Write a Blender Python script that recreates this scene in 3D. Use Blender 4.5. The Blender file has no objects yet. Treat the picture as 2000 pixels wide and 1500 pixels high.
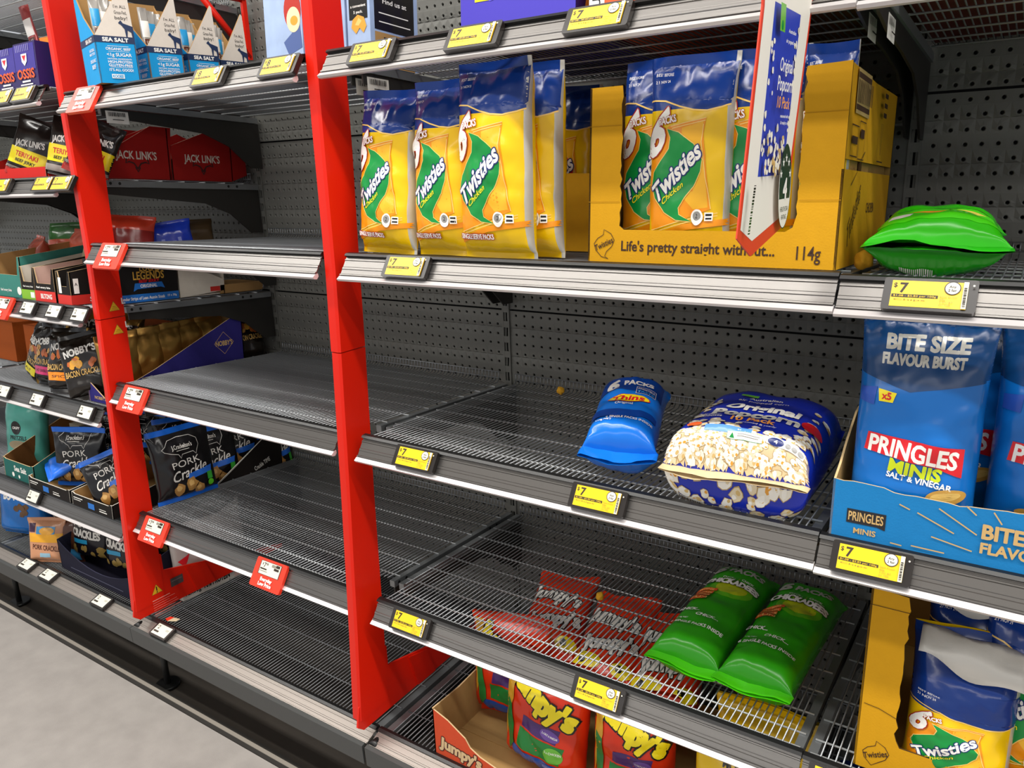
import bpy, bmesh, math, random
from math import sin, cos, pi, radians, sqrt, exp
from mathutils import Vector, Matrix, noise
from mathutils.geometry import tessellate_polygon
SC = bpy.context.scene
COL = SC.collection
U = 0.001            # all lengths below are millimetres
# ---------------------------------------------------------------- camera, light, exposure
cd = bpy.data.cameras.new('camera'); cam = bpy.data.objects.new('camera', cd); COL.objects.link(cam)
cd.sensor_width = 36; cd.sensor_fit = 'HORIZONTAL'; cd.lens = 1510.7/2000*36; cd.clip_start = .01
cam.matrix_world = Matrix(((0.833922, -0.119503, 0.538788, 1.087040), (0.550733, 0.243176, -0.798473, -1.636585), (-0.035600, 0.962593, 0.268604, 1.458219), (0, 0, 0, 1)))
SC.camera = cam
SC.view_settings.view_transform = 'Standard'; SC.view_settings.look = 'None'
SC.view_settings.gamma = 1; SC.view_settings.use_curve_mapping = False
SC.view_settings.exposure = 0.0
W = bpy.data.worlds.new('shop'); SC.world = W; W.use_nodes = True
W.node_tree.nodes['Background'].inputs[0].default_value = (.93, .96, 1, 1)
W.node_tree.nodes['Background'].inputs[1].default_value = .62
def lamp(n, x, y, z, sx, sy, p, c=(1, .97, .92)):
    l = bpy.data.lights.new(n, 'AREA'); l.shape = 'RECTANGLE'; l.size = sx*U; l.size_y = sy*U; l.energy = p; l.color = c
    o = bpy.data.objects.new(n, l); COL.objects.link(o); o.location = (x*U, y*U, z*U); return o
lamp('ceiling_or_fill_lamp', 800, -1260, 3100, 9000, 120, 165)
lamp('ceiling_or_fill_lamp', 800, -1780, 3100, 9000, 120, 80)
lamp('ceiling_or_fill_lamp', 800, -4800, 3100, 9000, 300, 120)  # added fill lamp, throws frontal light deep into the shelves

# ---------------------------------------------------------------- materials
def lin(h):
    h = h.lstrip('#'); return tuple(((int(h[i:i+2], 16)/255+.055)/1.055)**2.4 if int(h[i:i+2], 16) > 10 else int(h[i:i+2], 16)/3294 for i in (0, 2, 4))
MC = {}
def mat(name, col, rough=.5, metal=0, bump=0, scale=100, spec=.5, coat=0, stretch=None, var=0, vs=20, detail=3, ridge=False):
    if name in MC: return MC[name]
    m = bpy.data.materials.new(name); m.use_nodes = True; nt = m.node_tree; b = nt.nodes['Principled BSDF']
    c = lin(col)
    b.inputs['Base Color'].default_value = (*c, 1); b.inputs['Roughness'].default_value = rough
    b.inputs['Metallic'].default_value = metal; b.inputs['Specular IOR Level'].default_value = spec
    b.inputs['Coat Weight'].default_value = coat
    def tex(s, d):
        tc = nt.nodes.new('ShaderNodeTexCoord'); mp = nt.nodes.new('ShaderNodeMapping'); n = nt.nodes.new('ShaderNodeTexNoise')
        nt.links.new(tc.outputs['Object'], mp.inputs[0]); nt.links.new(mp.outputs[0], n.inputs['Vector'])
        mp.inputs['Scale'].default_value = stretch or (1, 1, 1); n.inputs['Scale'].default_value = s; n.inputs['Detail'].default_value = d
        return n
    if bump:
        n = tex(scale, detail)
        if ridge: n.noise_type = 'RIDGED_MULTIFRACTAL'
        bp = nt.nodes.new('ShaderNodeBump'); bp.inputs['Strength'].default_value = bump; bp.inputs['Distance'].default_value = .002
        nt.links.new(n.outputs[0], bp.inputs['Height']); nt.links.new(bp.outputs[0], b.inputs['Normal'])
    if var:
        n = tex(vs, 6); mx = nt.nodes.new('ShaderNodeMix'); mx.data_type = 'RGBA'
        mx.inputs[6].default_value = (*[x*(1-var) for x in c], 1); mx.inputs[7].default_value = (*[min(1, x*(1+var)) for x in c], 1)
        nt.links.new(n.outputs[0], mx.inputs[0]); nt.links.new(mx.outputs[2], b.inputs['Base Color'])
    MC[name] = m; return m
def film(name, col, rough=.2): return mat('film_'+name, col, rough, 0, .5, 26, .5, detail=2, ridge=True)
def ink(name, col, rough=.27): return mat('ink_'+name, col, rough, 0, .5, 26, .5, detail=2, ridge=True)
def card(name, col): return mat('card_'+name, col, .75, 0, .12, 350, .25, var=.06, vs=60)

# ---------------------------------------------------------------- mesh builder
class G:
    def __init__(s): s.v = []; s.f = []; s.m = []; s.sm = []; s.mats = []
    def mi(s, m):
        if m not in s.mats: s.mats.append(m)
        return s.mats.index(m)
    def face(s, idx, m, sm=False): s.f.append(tuple(idx)); s.m.append(s.mi(m)); s.sm.append(sm)
    def add(s, vs, fs, m, sm=False):
        k = len(s.v); s.v += [tuple(v) for v in vs]
        for f in fs: s.face([i+k for i in f], m, sm)
    def box(s, x0, y0, z0, x1, y1, z1, m, M=None):
        vs = [Vector((x, y, z)) for z in (z0, z1) for y in (y0, y1) for x in (x0, x1)]
        if M: vs = [M @ v for v in vs]
        s.add(vs, [(0, 2, 3, 1), (4, 5, 7, 6), (0, 1, 5, 4), (2, 6, 7, 3), (0, 4, 6, 2), (1, 3, 7, 5)], m)
    def prism(s, poly, P, t0, t1, m, m2=None, me=None):
        """poly 2d outline, P(a,b,t) -> point; extruded from t0 to t1; m at t1, m2 at t0, me on the edge"""
        n = len(poly); tri = tessellate_polygon([[Vector((a, b, 0)) for a, b in poly]])
        A = [P(a, b, t0) for a, b in poly]; B = [P(a, b, t1) for a, b in poly]
        s.add(A, [t[::-1] for t in tri], m2 or m); s.add(B, tri, m)
        s.add(A+B, [(i, (i+1) % n, (i+1) % n+n, i+n) for i in range(n)], me or m)
    def tube(s, pts, r, m, n=6, caps=True):
        pts = [Vector(p) for p in pts]; k = len(s.v); N = len(pts)
        for i, p in enumerate(pts):
            d = (pts[min(i+1, N-1)]-pts[max(i-1, 0)]).normalized()
            u = d.cross(Vector((.31, .17, .93)) if abs(d.z) < .9 else Vector((1, 0, 0))).normalized(); w = d.cross(u)
            for j in range(n):
                a = 2*pi*j/n; s.v.append(tuple(p+u*(r*cos(a))+w*(r*sin(a))))
        for i in range(N-1):
            for j in range(n):
                a = k+i*n+j; b = k+i*n+(j+1) % n; s.face((a, b, b+n, a+n), m, True)
        if caps: s.face([k+j for j in range(n)][::-1], m); s.face([k+(N-1)*n+j for j in range(n)], m)
    def mesh(s, name):
        me = bpy.data.meshes.new(name); me.from_pydata([(a*U, b*U, c*U) for a, b, c in s.v], [], s.f)
        for m in s.mats: me.materials.append(m)
        me.polygons.foreach_set('material_index', s.m); me.polygons.foreach_set('use_smooth', s.sm); me.update(); return me
    def build(s, name, parent=None, M=None):
        o = bpy.data.objects.new(name, s.mesh(name)); COL.objects.link(o)
        if parent: o.parent = parent
        if M: o.matrix_world = M
        return o
    def recalc(s):
        bm = bmesh.new(); vs = [bm.verts.new(v) for v in s.v]
        for f, m, sm in zip(s.f, s.m, s.sm):
            try: fc = bm.faces.new([vs[i] for i in f]); fc.material_index = m; fc.smooth = sm
            except ValueError: pass
        bmesh.ops.recalc_face_normals(bm, faces=bm.faces); bm.verts.index_update()
        s.v = [tuple(v.co) for v in bm.verts]; s.f = [tuple(v.index for v in f.verts) for f in bm.faces]
        s.m = [f.material_index for f in bm.faces]; s.sm = [f.smooth for f in bm.faces]; bm.free()
def pose(x, y, z, rz=0, rx=0, ry=0, order=None):
    return Matrix.Translation((x*U, y*U, z*U)) @ Matrix.Rotation(radians(rz), 4, 'Z') @ Matrix.Rotation(radians(rx), 4, 'X') @ Matrix.Rotation(radians(ry), 4, 'Y')
def tag(o, label, cat, group=None):
    o['label'] = label; o['category'] = cat
    if group: o['group'] = group
    return o
def thing(name, label, cat, M=None, group=None):
    o = bpy.data.objects.new(name, None); COL.objects.link(o); o.empty_display_size = .05
    if M: o.matrix_world = M
    return tag(o, label, cat, group)
def struct(o): o['kind'] = 'structure'; return o
def dup(root, M, label, group=None):
    r = root.copy(); COL.objects.link(r); r.matrix_world = M; r['label'] = label
    if group: r['group'] = group
    for c in list(root.children):
        d = c.copy(); COL.objects.link(d); d.parent = r
        for e in list(c.children):
            h = e.copy(); COL.objects.link(h); h.parent = d
    return r

# ---------------------------------------------------------------- printing on surfaces
TXT = {}
def textgeo(s, bold):
    k = (s, bold)
    if k not in TXT:
        cu = bpy.data.curves.new('t', 'FONT'); cu.body = s; cu.size = 1; cu.offset = bold; cu.resolution_u = 3
        cu.align_x = 'CENTER'; cu.fill_mode = 'FRONT'
        o = bpy.data.objects.new('t', cu); me = o.to_mesh(); me.calc_loop_triangles()
        TXT[k] = ([(v.co.x, v.co.y-.36) for v in me.vertices], [tuple(t.vertices) for t in me.loop_triangles])
        o.to_mesh_clear(); bpy.data.objects.remove(o); bpy.data.curves.remove(cu)
    return TXT[k]
class Deco:
    def __init__(s, g, S, maxe=None, clip=None): s.g = g; s.S = S; s.e = maxe; s.n = 0; s.clip = clip
    def tris(s, vs, ts, m, lift=None):
        s.n += 1; off = lift if lift is not None else .35+.13*s.n
        P = [tuple(v) for v in vs]; T = list(ts)
        if s.e:
            e2 = s.e*s.e; cache = {}; st = T; T = []
            while st:
                a, b, c = st.pop()
                L = [((P[i][0]-P[j][0])**2+(P[i][1]-P[j][1])**2, i, j, k) for i, j, k in ((a, b, c), (b, c, a), (c, a, b))]
                l, i, j, k = max(L)
                if l > e2:
                    q = (min(i, j), max(i, j))
                    if q not in cache: cache[q] = len(P); P.append(((P[i][0]+P[j][0])/2, (P[i][1]+P[j][1])/2))
                    x = cache[q]; st += [(i, x, k), (x, j, k)]
                else: T.append((a, b, c))
        if s.clip:
            x0, y0, x1, y1 = s.clip
            T = [t for t in T if x0 <= sum(P[i][0] for i in t)/3 <= x1 and y0 <= sum(P[i][1] for i in t)/3 <= y1]
        out = []
        for a, b, c in T:
            (ax, ay), (bx, by), (cx, cy) = P[a], P[b], P[c]
            out.append((a, b, c) if (bx-ax)*(cy-ay)-(by-ay)*(cx-ax) > 0 else (a, c, b))
        used = sorted({i for t in out for i in t}); mp = {i: n for n, i in enumerate(used)}
        s.g.add([s.S(P[i][0], P[i][1], off) for i in used], [tuple(mp[i] for i in t) for t in out], m, s.e is not None)
    def poly(s, pts, m, lift=None):
        s.tris(pts, tessellate_polygon([[Vector((a, b, 0)) for a, b in pts]]), m, lift)
    def rect(s, x0, y0, x1, y1, m): s.poly([(x0, y0), (x1, y0), (x1, y1), (x0, y1)], m)
    def ell(s, cx, cy, rx, ry, m, n=24, ang=0):
        ca, sa = cos(radians(ang)), sin(radians(ang))
        s.poly([(cx+rx*cos(2*pi*i/n)*ca-ry*sin(2*pi*i/n)*sa, cy+rx*cos(2*pi*i/n)*sa+ry*sin(2*pi*i/n)*ca) for i in range(n)], m)
    def line(s, pts, w, m, closed=False):
        pts = [Vector(p) for p in pts]
        if closed: pts.append(pts[0])
        vs = []; ts = []
        for i, p in enumerate(pts):
            if closed and i in (0, len(pts)-1): d = (pts[1]-pts[0]).normalized()+(pts[-1]-pts[-2]).normalized()
            else: d = pts[min(i+1, len(pts)-1)]-pts[max(i-1, 0)]
            d = d.normalized() if d.length else Vector((1, 0)); nn = Vector((-d.y, d.x))*(w/2)
            vs += [tuple(p+nn), tuple(p-nn)]
        for i in range(len(pts)-1): ts += [(2*i, 2*i+1, 2*i+2), (2*i+1, 2*i+3, 2*i+2)]
        s.tris(vs, ts, m)
    def blob(s, cx, cy, r, m, seed, n=9, sq=1):
        R = random.Random(seed); s.poly([(cx+r*R.uniform(.72, 1.15)*cos(2*pi*i/n), cy+sq*r*R.uniform(.72, 1.15)*sin(2*pi*i/n)) for i in range(n)], m)
    def text(s, t, cx, cy, cap, m, ang=0, wide=1, slant=0, bold=0.015, ol=None, ow=.05, arch=0, up=None, fit=None):
        """cap = capital height in mm, (cx,cy) = centre"""
        sz = cap/.72; base = Vector((cos(radians(ang)), sin(radians(ang)))); upv = Vector(up) if up else Vector((-base.y, base.x))
        b0 = min(bold, .02); v0, ts0 = textgeo(t, b0)
        if not v0: return
        wd = max(v[0] for v in v0)-min(v[0] for v in v0)
        if fit: wide = fit/(wd*sz)
        q = []
        for x, y in v0:
            a = (x*wide+slant*y)*sz; b = y*sz
            if arch: b += arch*(1-(2*x/wd)**2)
            p = base*a+upv*b; q.append((cx+p.x, cy+p.y))
        for mm, rad in (([(ol, (bold-b0+ow)*sz)] if ol else [])+[(m, (bold-b0)*sz)]):
            k = 8 if rad > .02*sz else 4 if rad > .004*sz else 0; n0 = s.n
            for i in range(max(1, k)):
                s.n = n0+i*.1; dx, dy = (rad*cos(2*pi*i/k), rad*sin(2*pi*i/k)) if k else (0, 0)
                s.tris([(x+dx, y+dy) for x, y in q], ts0, mm)
            s.n = n0+1.3
def plane(P0, A, B):
    P0, A, B = Vector(P0), Vector(A).normalized(), Vector(B).normalized(); N = A.cross(B)
    return lambda a, b, off=0: P0+A*a+B*b+N*off
# ================================================================ setting
STEEL = mat('panel_grey', '#62625d', .5, .1, .05, 400)
DARK = mat('dark_metal', '#1d1d1c', .5, .3); BLK = mat('black_plastic', '#151515', .38)
WIRE = mat('wire_zinc', '#7f8285', .33, .55); RAIL = mat('rail_aluminium', '#74716e', .3, .8, .04, 220, stretch=(.02, 1, 1))
BEAD = mat('rail_bead', '#d5d0cf', .3, .3); WIRE_LIT = mat('wire_zinc_lit', '#b4b7b8', .3, .4); CHAN = mat('channel_zinc', '#8d9092', .4, .7)  # cross wires get a lighter zinc with reflected light in its colour
RED = mat('red_paint', '#d81c05', .36, 0, .03, 300, spec=.35); BRK = mat('bracket_black', '#24221f', .5)
STK = mat('sticker_white', '#dcd9d2', .6); BLACKINK = mat('print_black', '#1a1512', .6)
SKIRT = mat('skirt_grey', '#4a4b4a', .5, .2, .05, 200)
def floor_mat():
    m = mat('floor_vinyl', '#9b9590', .5, 0, .15, 260, var=.22, vs=14); return m
g = G(); g.box(-6000, -6000, -20, 5000, 1200, 0, floor_mat()); struct(g.build('floor'))
g = G(); g.box(-6000, -622, 0, 5000, 1200, 2, mat('floor_shade', '#3a342d', .8, 0, .1, 80, var=.2)); struct(g.build('floor_shade_sheet'))  # thin dark sheet, shade under the shelving put into its colour
g = G(); g.box(-6000, -622, 0, 5000, -600, 20, mat('kick_strip', '#2b2824', .6)); g.box(-6000, -622.5, 20, 5000, -612, 22, mat('kick_edge', '#8d867c', .5)); struct(g.build('trim_1'))
g = G(); g.box(-6000, -6000, 3300, 5000, 1200, 3320, mat('ceiling_grey', '#c9c7c2', .9)); struct(g.build('ceiling'))
BX = [-2748, -1842, -930, -27, 888, 1800]     # upright centres
BAY = ['bay furthest left', 'left bay behind the first red post', 'middle bay between the two red posts', 'right bay beyond the second red post', 'last bay at the right edge']
# perforated back panels
def panel_mesh(Wd, H=449):
    g = G(); nc = 35; nr = 18; px = (Wd-54)/34.; pz = 25.2
    xs = [0]+[27+px*(i+.5) for i in range(nc-1)]+[Wd]; zs = [0]+[12.5+pz*(i+.5) for i in range(nr-1)]+[H]
    dz = lambda j: (2.2 if j % 3 == 1 and 0 < j < nr else 0)
    for i in range(nc):
        for j in range(nr):
            cx, cz = 27+px*i, H-12.5-pz*(nr-1-j)
            x0, x1, z0, z1 = xs[i], xs[i+1], zs[j], zs[j+1]; k = len(g.v)
            sq = [(x1, cz), (x1, z1), (cx, z1), (x0, z1), (x0, cz), (x0, z0), (cx, z0), (x1, z0)]
            for (x, z) in sq: g.v.append((x, dz(j) if z == z0 else dz(j+1) if z == z1 else (dz(j)+dz(j+1))/2, z))
            for r, y in ((6.6, .2), (4.8, -.7), (3.2, 1.6), (3.0, 4)):
                for a in range(8): g.v.append((cx+r*cos(a*pi/4), y, cz+r*sin(a*pi/4)))
            for l in range(4):
                for a in range(8):
                    b = (a+1) % 8; g.face((k+8*l+a, k+8*l+8+a, k+8*l+8+b, k+8*l+b), STEEL, l > 0)
    return g.mesh('back_panel')
for b in range(5):
    x0, x1 = BX[b]+2, BX[b+1]-2; me = panel_mesh(x1-x0)
    for k, zt in enumerate((2011.6, 1558, 1104.4, 650.8)):
        o = bpy.data.objects.new('back_panel', me); COL.objects.link(o); o.location = (x0*U, 0, (zt-449)*U)
        tag(o, f'{["top", "second", "third", "bottom"][k]} grey perforated back panel of the {BAY[b]}', 'panel', 'perforated back panels of the shelving')
g = G(); g.box(-3000, 14, 60, 2000, 34, 2011, mat('hole_shade_black', '#0b0b0b', .8)); tag(g.build('hole_shade_board'), 'added black board behind the perforated panels that keeps their holes dark', 'board')  # added board, its black stands in for the shade inside the holes
# slotted uprights
def upright_mesh():
    g = G()
    for sx in (-11, 7): g.box(sx, -3, 100, sx+4, 12, 2011, STEEL)
    z = 100
    while z < 2000: g.box(-7, -2.6, z, 7, -1, z+17, STEEL); z += 40
    return g.mesh('upright')
um = upright_mesh()
for b, x in enumerate(BX):
    o = bpy.data.objects.new('upright', um); COL.objects.link(o); o.location = (x*U, -1.5*U, 0)
    tag(o, ['slotted grey upright at the far left end of the shelving', 'slotted grey upright between the two bays furthest left', 'slotted grey upright behind the first red post', 'slotted grey upright behind the second red post', 'slotted grey upright behind the yellow carton and green bag', 'slotted grey upright at the right end, outside the picture'][b], 'upright', 'slotted uprights')
# ---------------------------------------------------------------- wire shelves
TILT = .06
def dz(zl, y): return zl+5+(-y-20)*TILT
SL = -math.degrees(math.atan(TILT))
def rail_profile():
    n = Vector((-.836, .549)); a = Vector((-604, 3)); bb = Vector((-581, 38)); P = []
    for t, gq in ((0, 2.2), (.05, 2.2), (.09, 0), (.28, 0), (.31, .9), (.4, .9), (.43, 0), (.72, 0), (.74, 1.6), (.79, 1.6), (.81, 0), (1, 0)): P.append(a.lerp(bb, t)+n*gq)
    return [tuple(p) for p in P]+[tuple(bb-n*2.5), tuple(a-n*2.5)]
def bracket(parent, x, s, cut=False):
    g = G(); z = lambda y, d: 5+(-y-20)*TILT+d
    P = [(-566, -21), (-566, -24), (-540, -38), (-470, -47), (-330, -52), (-200, -62), (-120, -92), (-72, -132), (-50, -150), (-8, -150), (-8, -21)]
    if cut: P = [(-488, -21), (-488, -40)]+P[4:]
    P = [(y, z(y, d)) for y, d in P]
    g.prism(P, lambda a, b, t: Vector((x+t, a, b)), -2, 2, BRK)
    br = g.build('bracket', parent)
    g = G(); S = plane((x+2.2, -478, 16-40), (0, 1, -.05), (0, 0, 1))
    g.add([S(0, 0), S(60, 0), S(60, 30), S(0, 30)], [(0, 1, 2, 3)], STK)
    d = Deco(g, S); R = random.Random(4); a = 6
    while a < 50: w = R.choice((.8, 1.4, 2.2)); d.rect(a, 17, a+w, 27, BLACKINK); a += w+R.choice((.8, 1.3))
    d.rect(15, 8, 45, 10, BLACKINK); g.build('barcode_sticker', br)
def make_shelf(Wd, L=0, R=0):
    r = thing('wire_shelf', 'x', 'shelf', None, 'wire shelves')
    Z = lambda y, d=0: 5+(-y-20)*TILT+d
    g = G(); n = int((Wd+L+R-44)/10.6); f = G()
    for i in range(n+1):
        x = 22-L+(Wd+L+R-44)*i/n
        y0 = -583 if 0 < x < Wd else -495
        g.tube([(x, y0, Z(y0, -1)), (x, -46, Z(-46)), (x, -31, Z(-31, 1)), (x, -22, Z(-22, 8))], 1.35, WIRE, 5)
        f.tube([(x, -22, 10), (x, -21, 33)], 1.35, WIRE, 5)
    for y in (-62, -128, -195, -262, -330, -400, -470, -528, -565): g.tube([(6-L if y > -490 else 6, y, Z(y, -2.9)), (Wd-6+R if y > -490 else Wd-6, y, Z(y, -2.9))], 1.7, WIRE_LIT, 6)
    f.tube([(20-L, -21, 33), (Wd-20+R, -21, 33)], 1.5, WIRE, 6); f.tube([(20-L, -23, 17), (Wd-20+R, -23, 17)], 1.3, WIRE, 5)
    g.build('wire_deck', r); f.build('back_fence', r)
    for s in (0, 1):
        g = G(); x = 2-L if s == 0 else Wd-18+R
        yf = -495 if (L and not s) or (R and s) else -575
        P = [(yf, Z(yf, -4.6)), (-12, Z(-12, -4.6)), (-12, Z(-12, -20)), (yf, Z(yf, -20))]
        g.prism(P, lambda a, b, t: Vector((x+(2 if s else 0)+t, a, b)), 0, 14, CHAN)
        for y in (-480, -455, -120, -90): 
            g.tube([(x+(16.4 if s else -.4), y, Z(y, -12)), (x+(16.8 if s else -.8), y, Z(y, -12))], 4, BLK, 8)
        g.build('side_channel', r)
    g = G(); g.prism(rail_profile(), lambda a, b, t: Vector((t, a, b)), 0, Wd, RAIL)
    rl = g.build('price_rail', r)
    g = G(); g.prism([(-613, -3), (-610, -7), (-603, -8), (-598, -3), (-599, 3), (-606, 2)], lambda a, b, t: Vector((t, a, b)), -1, Wd+1, BEAD); g.build('lower_bead', rl)
    g = G(); g.prism([(-584, 35), (-588, 38), (-584, 42), (-575, 43), (-572, 40), (-573, 28), (-578, 28), (-577, 37)], lambda a, b, t: Vector((t, a, b)), -1, Wd+1, BLK); g.build('upper_lip', rl)
    bracket(r, 10-L, 1, L > 0); bracket(r, Wd-10+R, -1, R > 0)
    return r
PA = make_shelf(860, 0, 38); PB = make_shelf(876, 22); PC = make_shelf(876); PD = make_shelf(820, 36, 34)
SHZ = {'B0': (1653, 1437, 1105, 828, 486), 'B1': (1629, 1273, 910, 539)}
used = set()
def shelf(proto, x, zl, label):
    M = Matrix.Translation((x*U, 0, zl*U))
    if proto.name not in used: used.add(proto.name); proto.matrix_world = M; proto['label'] = label; return
    dup(proto, M, label)
wd = ['top', 'second', 'third', 'fourth']
for k, zl in enumerate(SHZ['B1']):
    shelf(PD, -876, zl, f'{wd[k]} wire shelf of the middle bay, '+['carrying the blue sea salt boxes', 'empty with a bright front rail', 'empty wide deck', 'empty, pork snack bags at its left end'][k])
    shelf(PB, 10, zl, f'{wd[k]} wire shelf right of the second red post, '+['above the yellow six-pack bags', 'under the yellow bags', 'under the popcorn pack', 'carrying two green bags'][k])
    shelf(PC, 889, zl-3, f'{wd[k]} wire shelf at the right edge of the picture, '+['above the green bag', 'under the green bag', 'with the blue tray of bags', 'with the torn yellow carton'][k])
for k, zl in enumerate(SHZ['B0']):
    shelf(PA, -1824, zl, f'{["top", "second", "third", "fourth", "fifth"][k]} wire shelf left of the first red post, '+['carrying purple boxes', 'carrying jerky pouches', 'carrying torn open trays', 'carrying black and gold nut bags', 'carrying pork crackle trays'][k])
    shelf(PA, -2730, zl, f'{["top", "second", "third", "fourth", "fifth"][k]} wire shelf in the bay furthest left, mostly hidden')
shelf(PA, -1824, 1935, 'highest wire shelf at the top left corner of the picture'); shelf(PA, -2730, 1935, 'highest wire shelf in the bay furthest left')
for o in [o for o in bpy.data.objects if o.name.startswith('barcode_sticker') and o.parent.parent.matrix_world.translation.z < 1.5]: bpy.data.objects.remove(o)
# ---------------------------------------------------------------- base decks, skirts, feet
BZ = 246
def make_base(Wd):
    r = thing('base_deck', 'x', 'shelf', None, 'base decks')
    g = G(); n = int((Wd-44)/10.6); f = G()
    for i in range(n+1):
        x = 22+(Wd-44)*i/n
        g.tube([(x, -601, -2), (x, -46, 0), (x, -31, 1), (x, -22, 8)], 1.35, WIRE, 5); f.tube([(x, -22, 10), (x, -21, 33)], 1.35, WIRE, 5)
    for y in (-62, -150, -240, -330, -420, -510, -585): g.tube([(6, y, -2.9), (Wd-6, y, -2.9)], 1.6, WIRE, 6)
    f.tube([(20, -21, 33), (Wd-20, -21, 33)], 1.5, WIRE, 6)
    g.build('wire_deck', r); f.build('back_fence', r)
    for x in (2, Wd-20):
        g = G(); g.box(x, -600, -20, x+18, -12, -4.6, CHAN); g.build('side_channel', r)
    g = G(); n = Vector((-.38, .925)); a = Vector((-636, -8)); b = Vector((-602, 6)); P = []
    for t, q in ((0, 1.5), (.05, 1.5), (.08, 0), (.25, 0), (.28, .9), (.36, .9), (.39, 0), (.7, 0), (.72, 1.2), (.78, 1.2), (.8, 0), (1, 0)): P.append(tuple(a.lerp(b, t)+n*q))
    g.prism(P+[tuple(b-n*3), tuple(a-n*3)], lambda p, q, t: Vector((t, p, q)), 0, Wd, mat('base_rail', '#8f8780', .36, .5, .04, 220, stretch=(.02, 1, 1)))
    rl = g.build('price_rail', r)
    g = G(); g.prism([(-604, 6), (-606, 9), (-600, 12), (-592, 11), (-590, 2), (-598, 2)], lambda p, q, t: Vector((t, p, q)), -1, Wd+1, BLK); g.build('upper_lip', rl)
    g = G(); g.prism([(-646, 236), (-634, 238), (-634, 231), (-640, 230), (-640, 190), (-644, 187)], lambda p, q, t: Vector((t, p, q-BZ)), -5, Wd-5, SKIRT); g.build('skirt_panel', r)
    g = G(); g.prism([(-630, 228), (-630, 196), (-600, 170), (-560, 150), (-20, 150), (-20, 228)], lambda p, q, t: Vector((t+5, p, q-BZ)), -8, 8, DARK)
    g.box(-4, -600, 165-BZ, 24, -560, 190-BZ, DARK); g.build('base_bracket', r)
    g = G(); g.tube([(5, -572, 12-BZ), (5, -572, 168-BZ)], 9, DARK, 12); lg = g.build('leg', r)
    g = G(); g.tube([(5, -572, 2-BZ), (5, -572, 8-BZ), (5, -572, 12-BZ)], 34, BLK, 24); g.build('foot_pad', lg)
    g = G(); g.tube([(8, -636, 236-BZ), (8, -612, 236-BZ)], 11, BLK, 14); g.box(16, -634, 229-BZ, 36, -626, 236-BZ, CHAN); g.build('end_clip', r)
    return r
ba = make_base(905); ba.matrix_world = Matrix.Translation((-919*U, 0, BZ*U)); ba['label'] = 'empty base deck of the middle bay, lowest level between the two red posts'
dup(ba, Matrix.Translation((-6*U, 0, BZ*U)), 'base deck of the right bay holding the red tray of mixed snack bags')
dup(ba, Matrix.Translation((901*U, 0, BZ*U)), 'base deck of the last bay at the right edge, below the torn yellow carton')
dup(ba, Matrix.Translation((-1826*U, 0, BZ*U)), 'base deck of the left bay holding pork snack bags')
dup(ba, Matrix.Translation((-2733*U, 0, BZ*U)), 'base deck of the bay furthest left, mostly hidden')
# ---------------------------------------------------------------- red frames
def post_prism(g, rows, x0, x1, m=RED):
    """rows of (z, y_front, y_back); folded sheet column with a bevelled front edge"""
    k = len(g.v); n = 6
    for z, yf, yb in rows: g.v += [(x1, yb, z), (x1, yf+3, z), (x1-6, yf, z), (x0+6, yf+2, z), (x0, yf+30, z), (x0+24, yb, z)]
    for i in range(len(rows)-1):
        for j in range(n): a = k+i*n+j; b = k+i*n+(j+1) % n; g.face((a, b, b+n, a+n), m)
    g.face([k+j for j in range(n)][::-1], m); g.face([k+(len(rows)-1)*n+j for j in range(n)], m)
def make_frame():
    r = thing('red_frame', 'x', 'frame', None, 'red promotional frames')
    g = G(); post_prism(g, [(1121, -596, -526), (1280, -590, -522), (1500, -588, -514), (2030, -581, -506)], -32, 1); g.recalc(); g.build('upper_post', r)
    g = G(); post_prism(g, [(296, -642, -552), (500, -628, -545), (800, -611, -538), (1119, -596, -526)], -30, 1); g.recalc(); g.build('lower_post', r)
    g = G(); g.prism([(-649, 284), (-632, 268), (-124, 268), (-124, 277), (-285, 316), (-541, 380), (-541, 430), (-560, 430), (-640, 330)], lambda a, b, t: Vector((t, a, b)), -6, -1, RED); g.recalc(); arm = g.build('base_arm', r)
    g = G()
    for y0, y1, t in ((-450, -385, 3.5),): 
        zt = lambda y: 316+(y+285)*(-64/256); g.prism([(y0, 270), (y1, 270), (y1-25, zt(y1-25)-3), (y0-25, zt(y0-25)-3)], lambda a, b, q: Vector((q, a, b)), -1.5, t, RED)
    g.recalc(); g.build('pressed_rib', arm)
    g = G()
    g.box(-5, -28, 1790, 5, -14, 2030, RED); g.tube([(0, -20, 1797), (0, -170, 1950)], 9, RED, 4); g.tube([(0, -20, 1952), (0, -575, 1958)], 9, RED, 4); g.build('top_brace', r)
    return r
fr = make_frame(); fr.matrix_world = Matrix.Translation((-20*U, 0, 0)); fr['label'] = 'large plain red sheet metal frame left of the yellow six-pack bags'
F1 = dup(fr, Matrix.Translation((-885*U, 0, 0)), 'red sheet metal frame with yellow warning triangles, the further one at the left')
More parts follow.
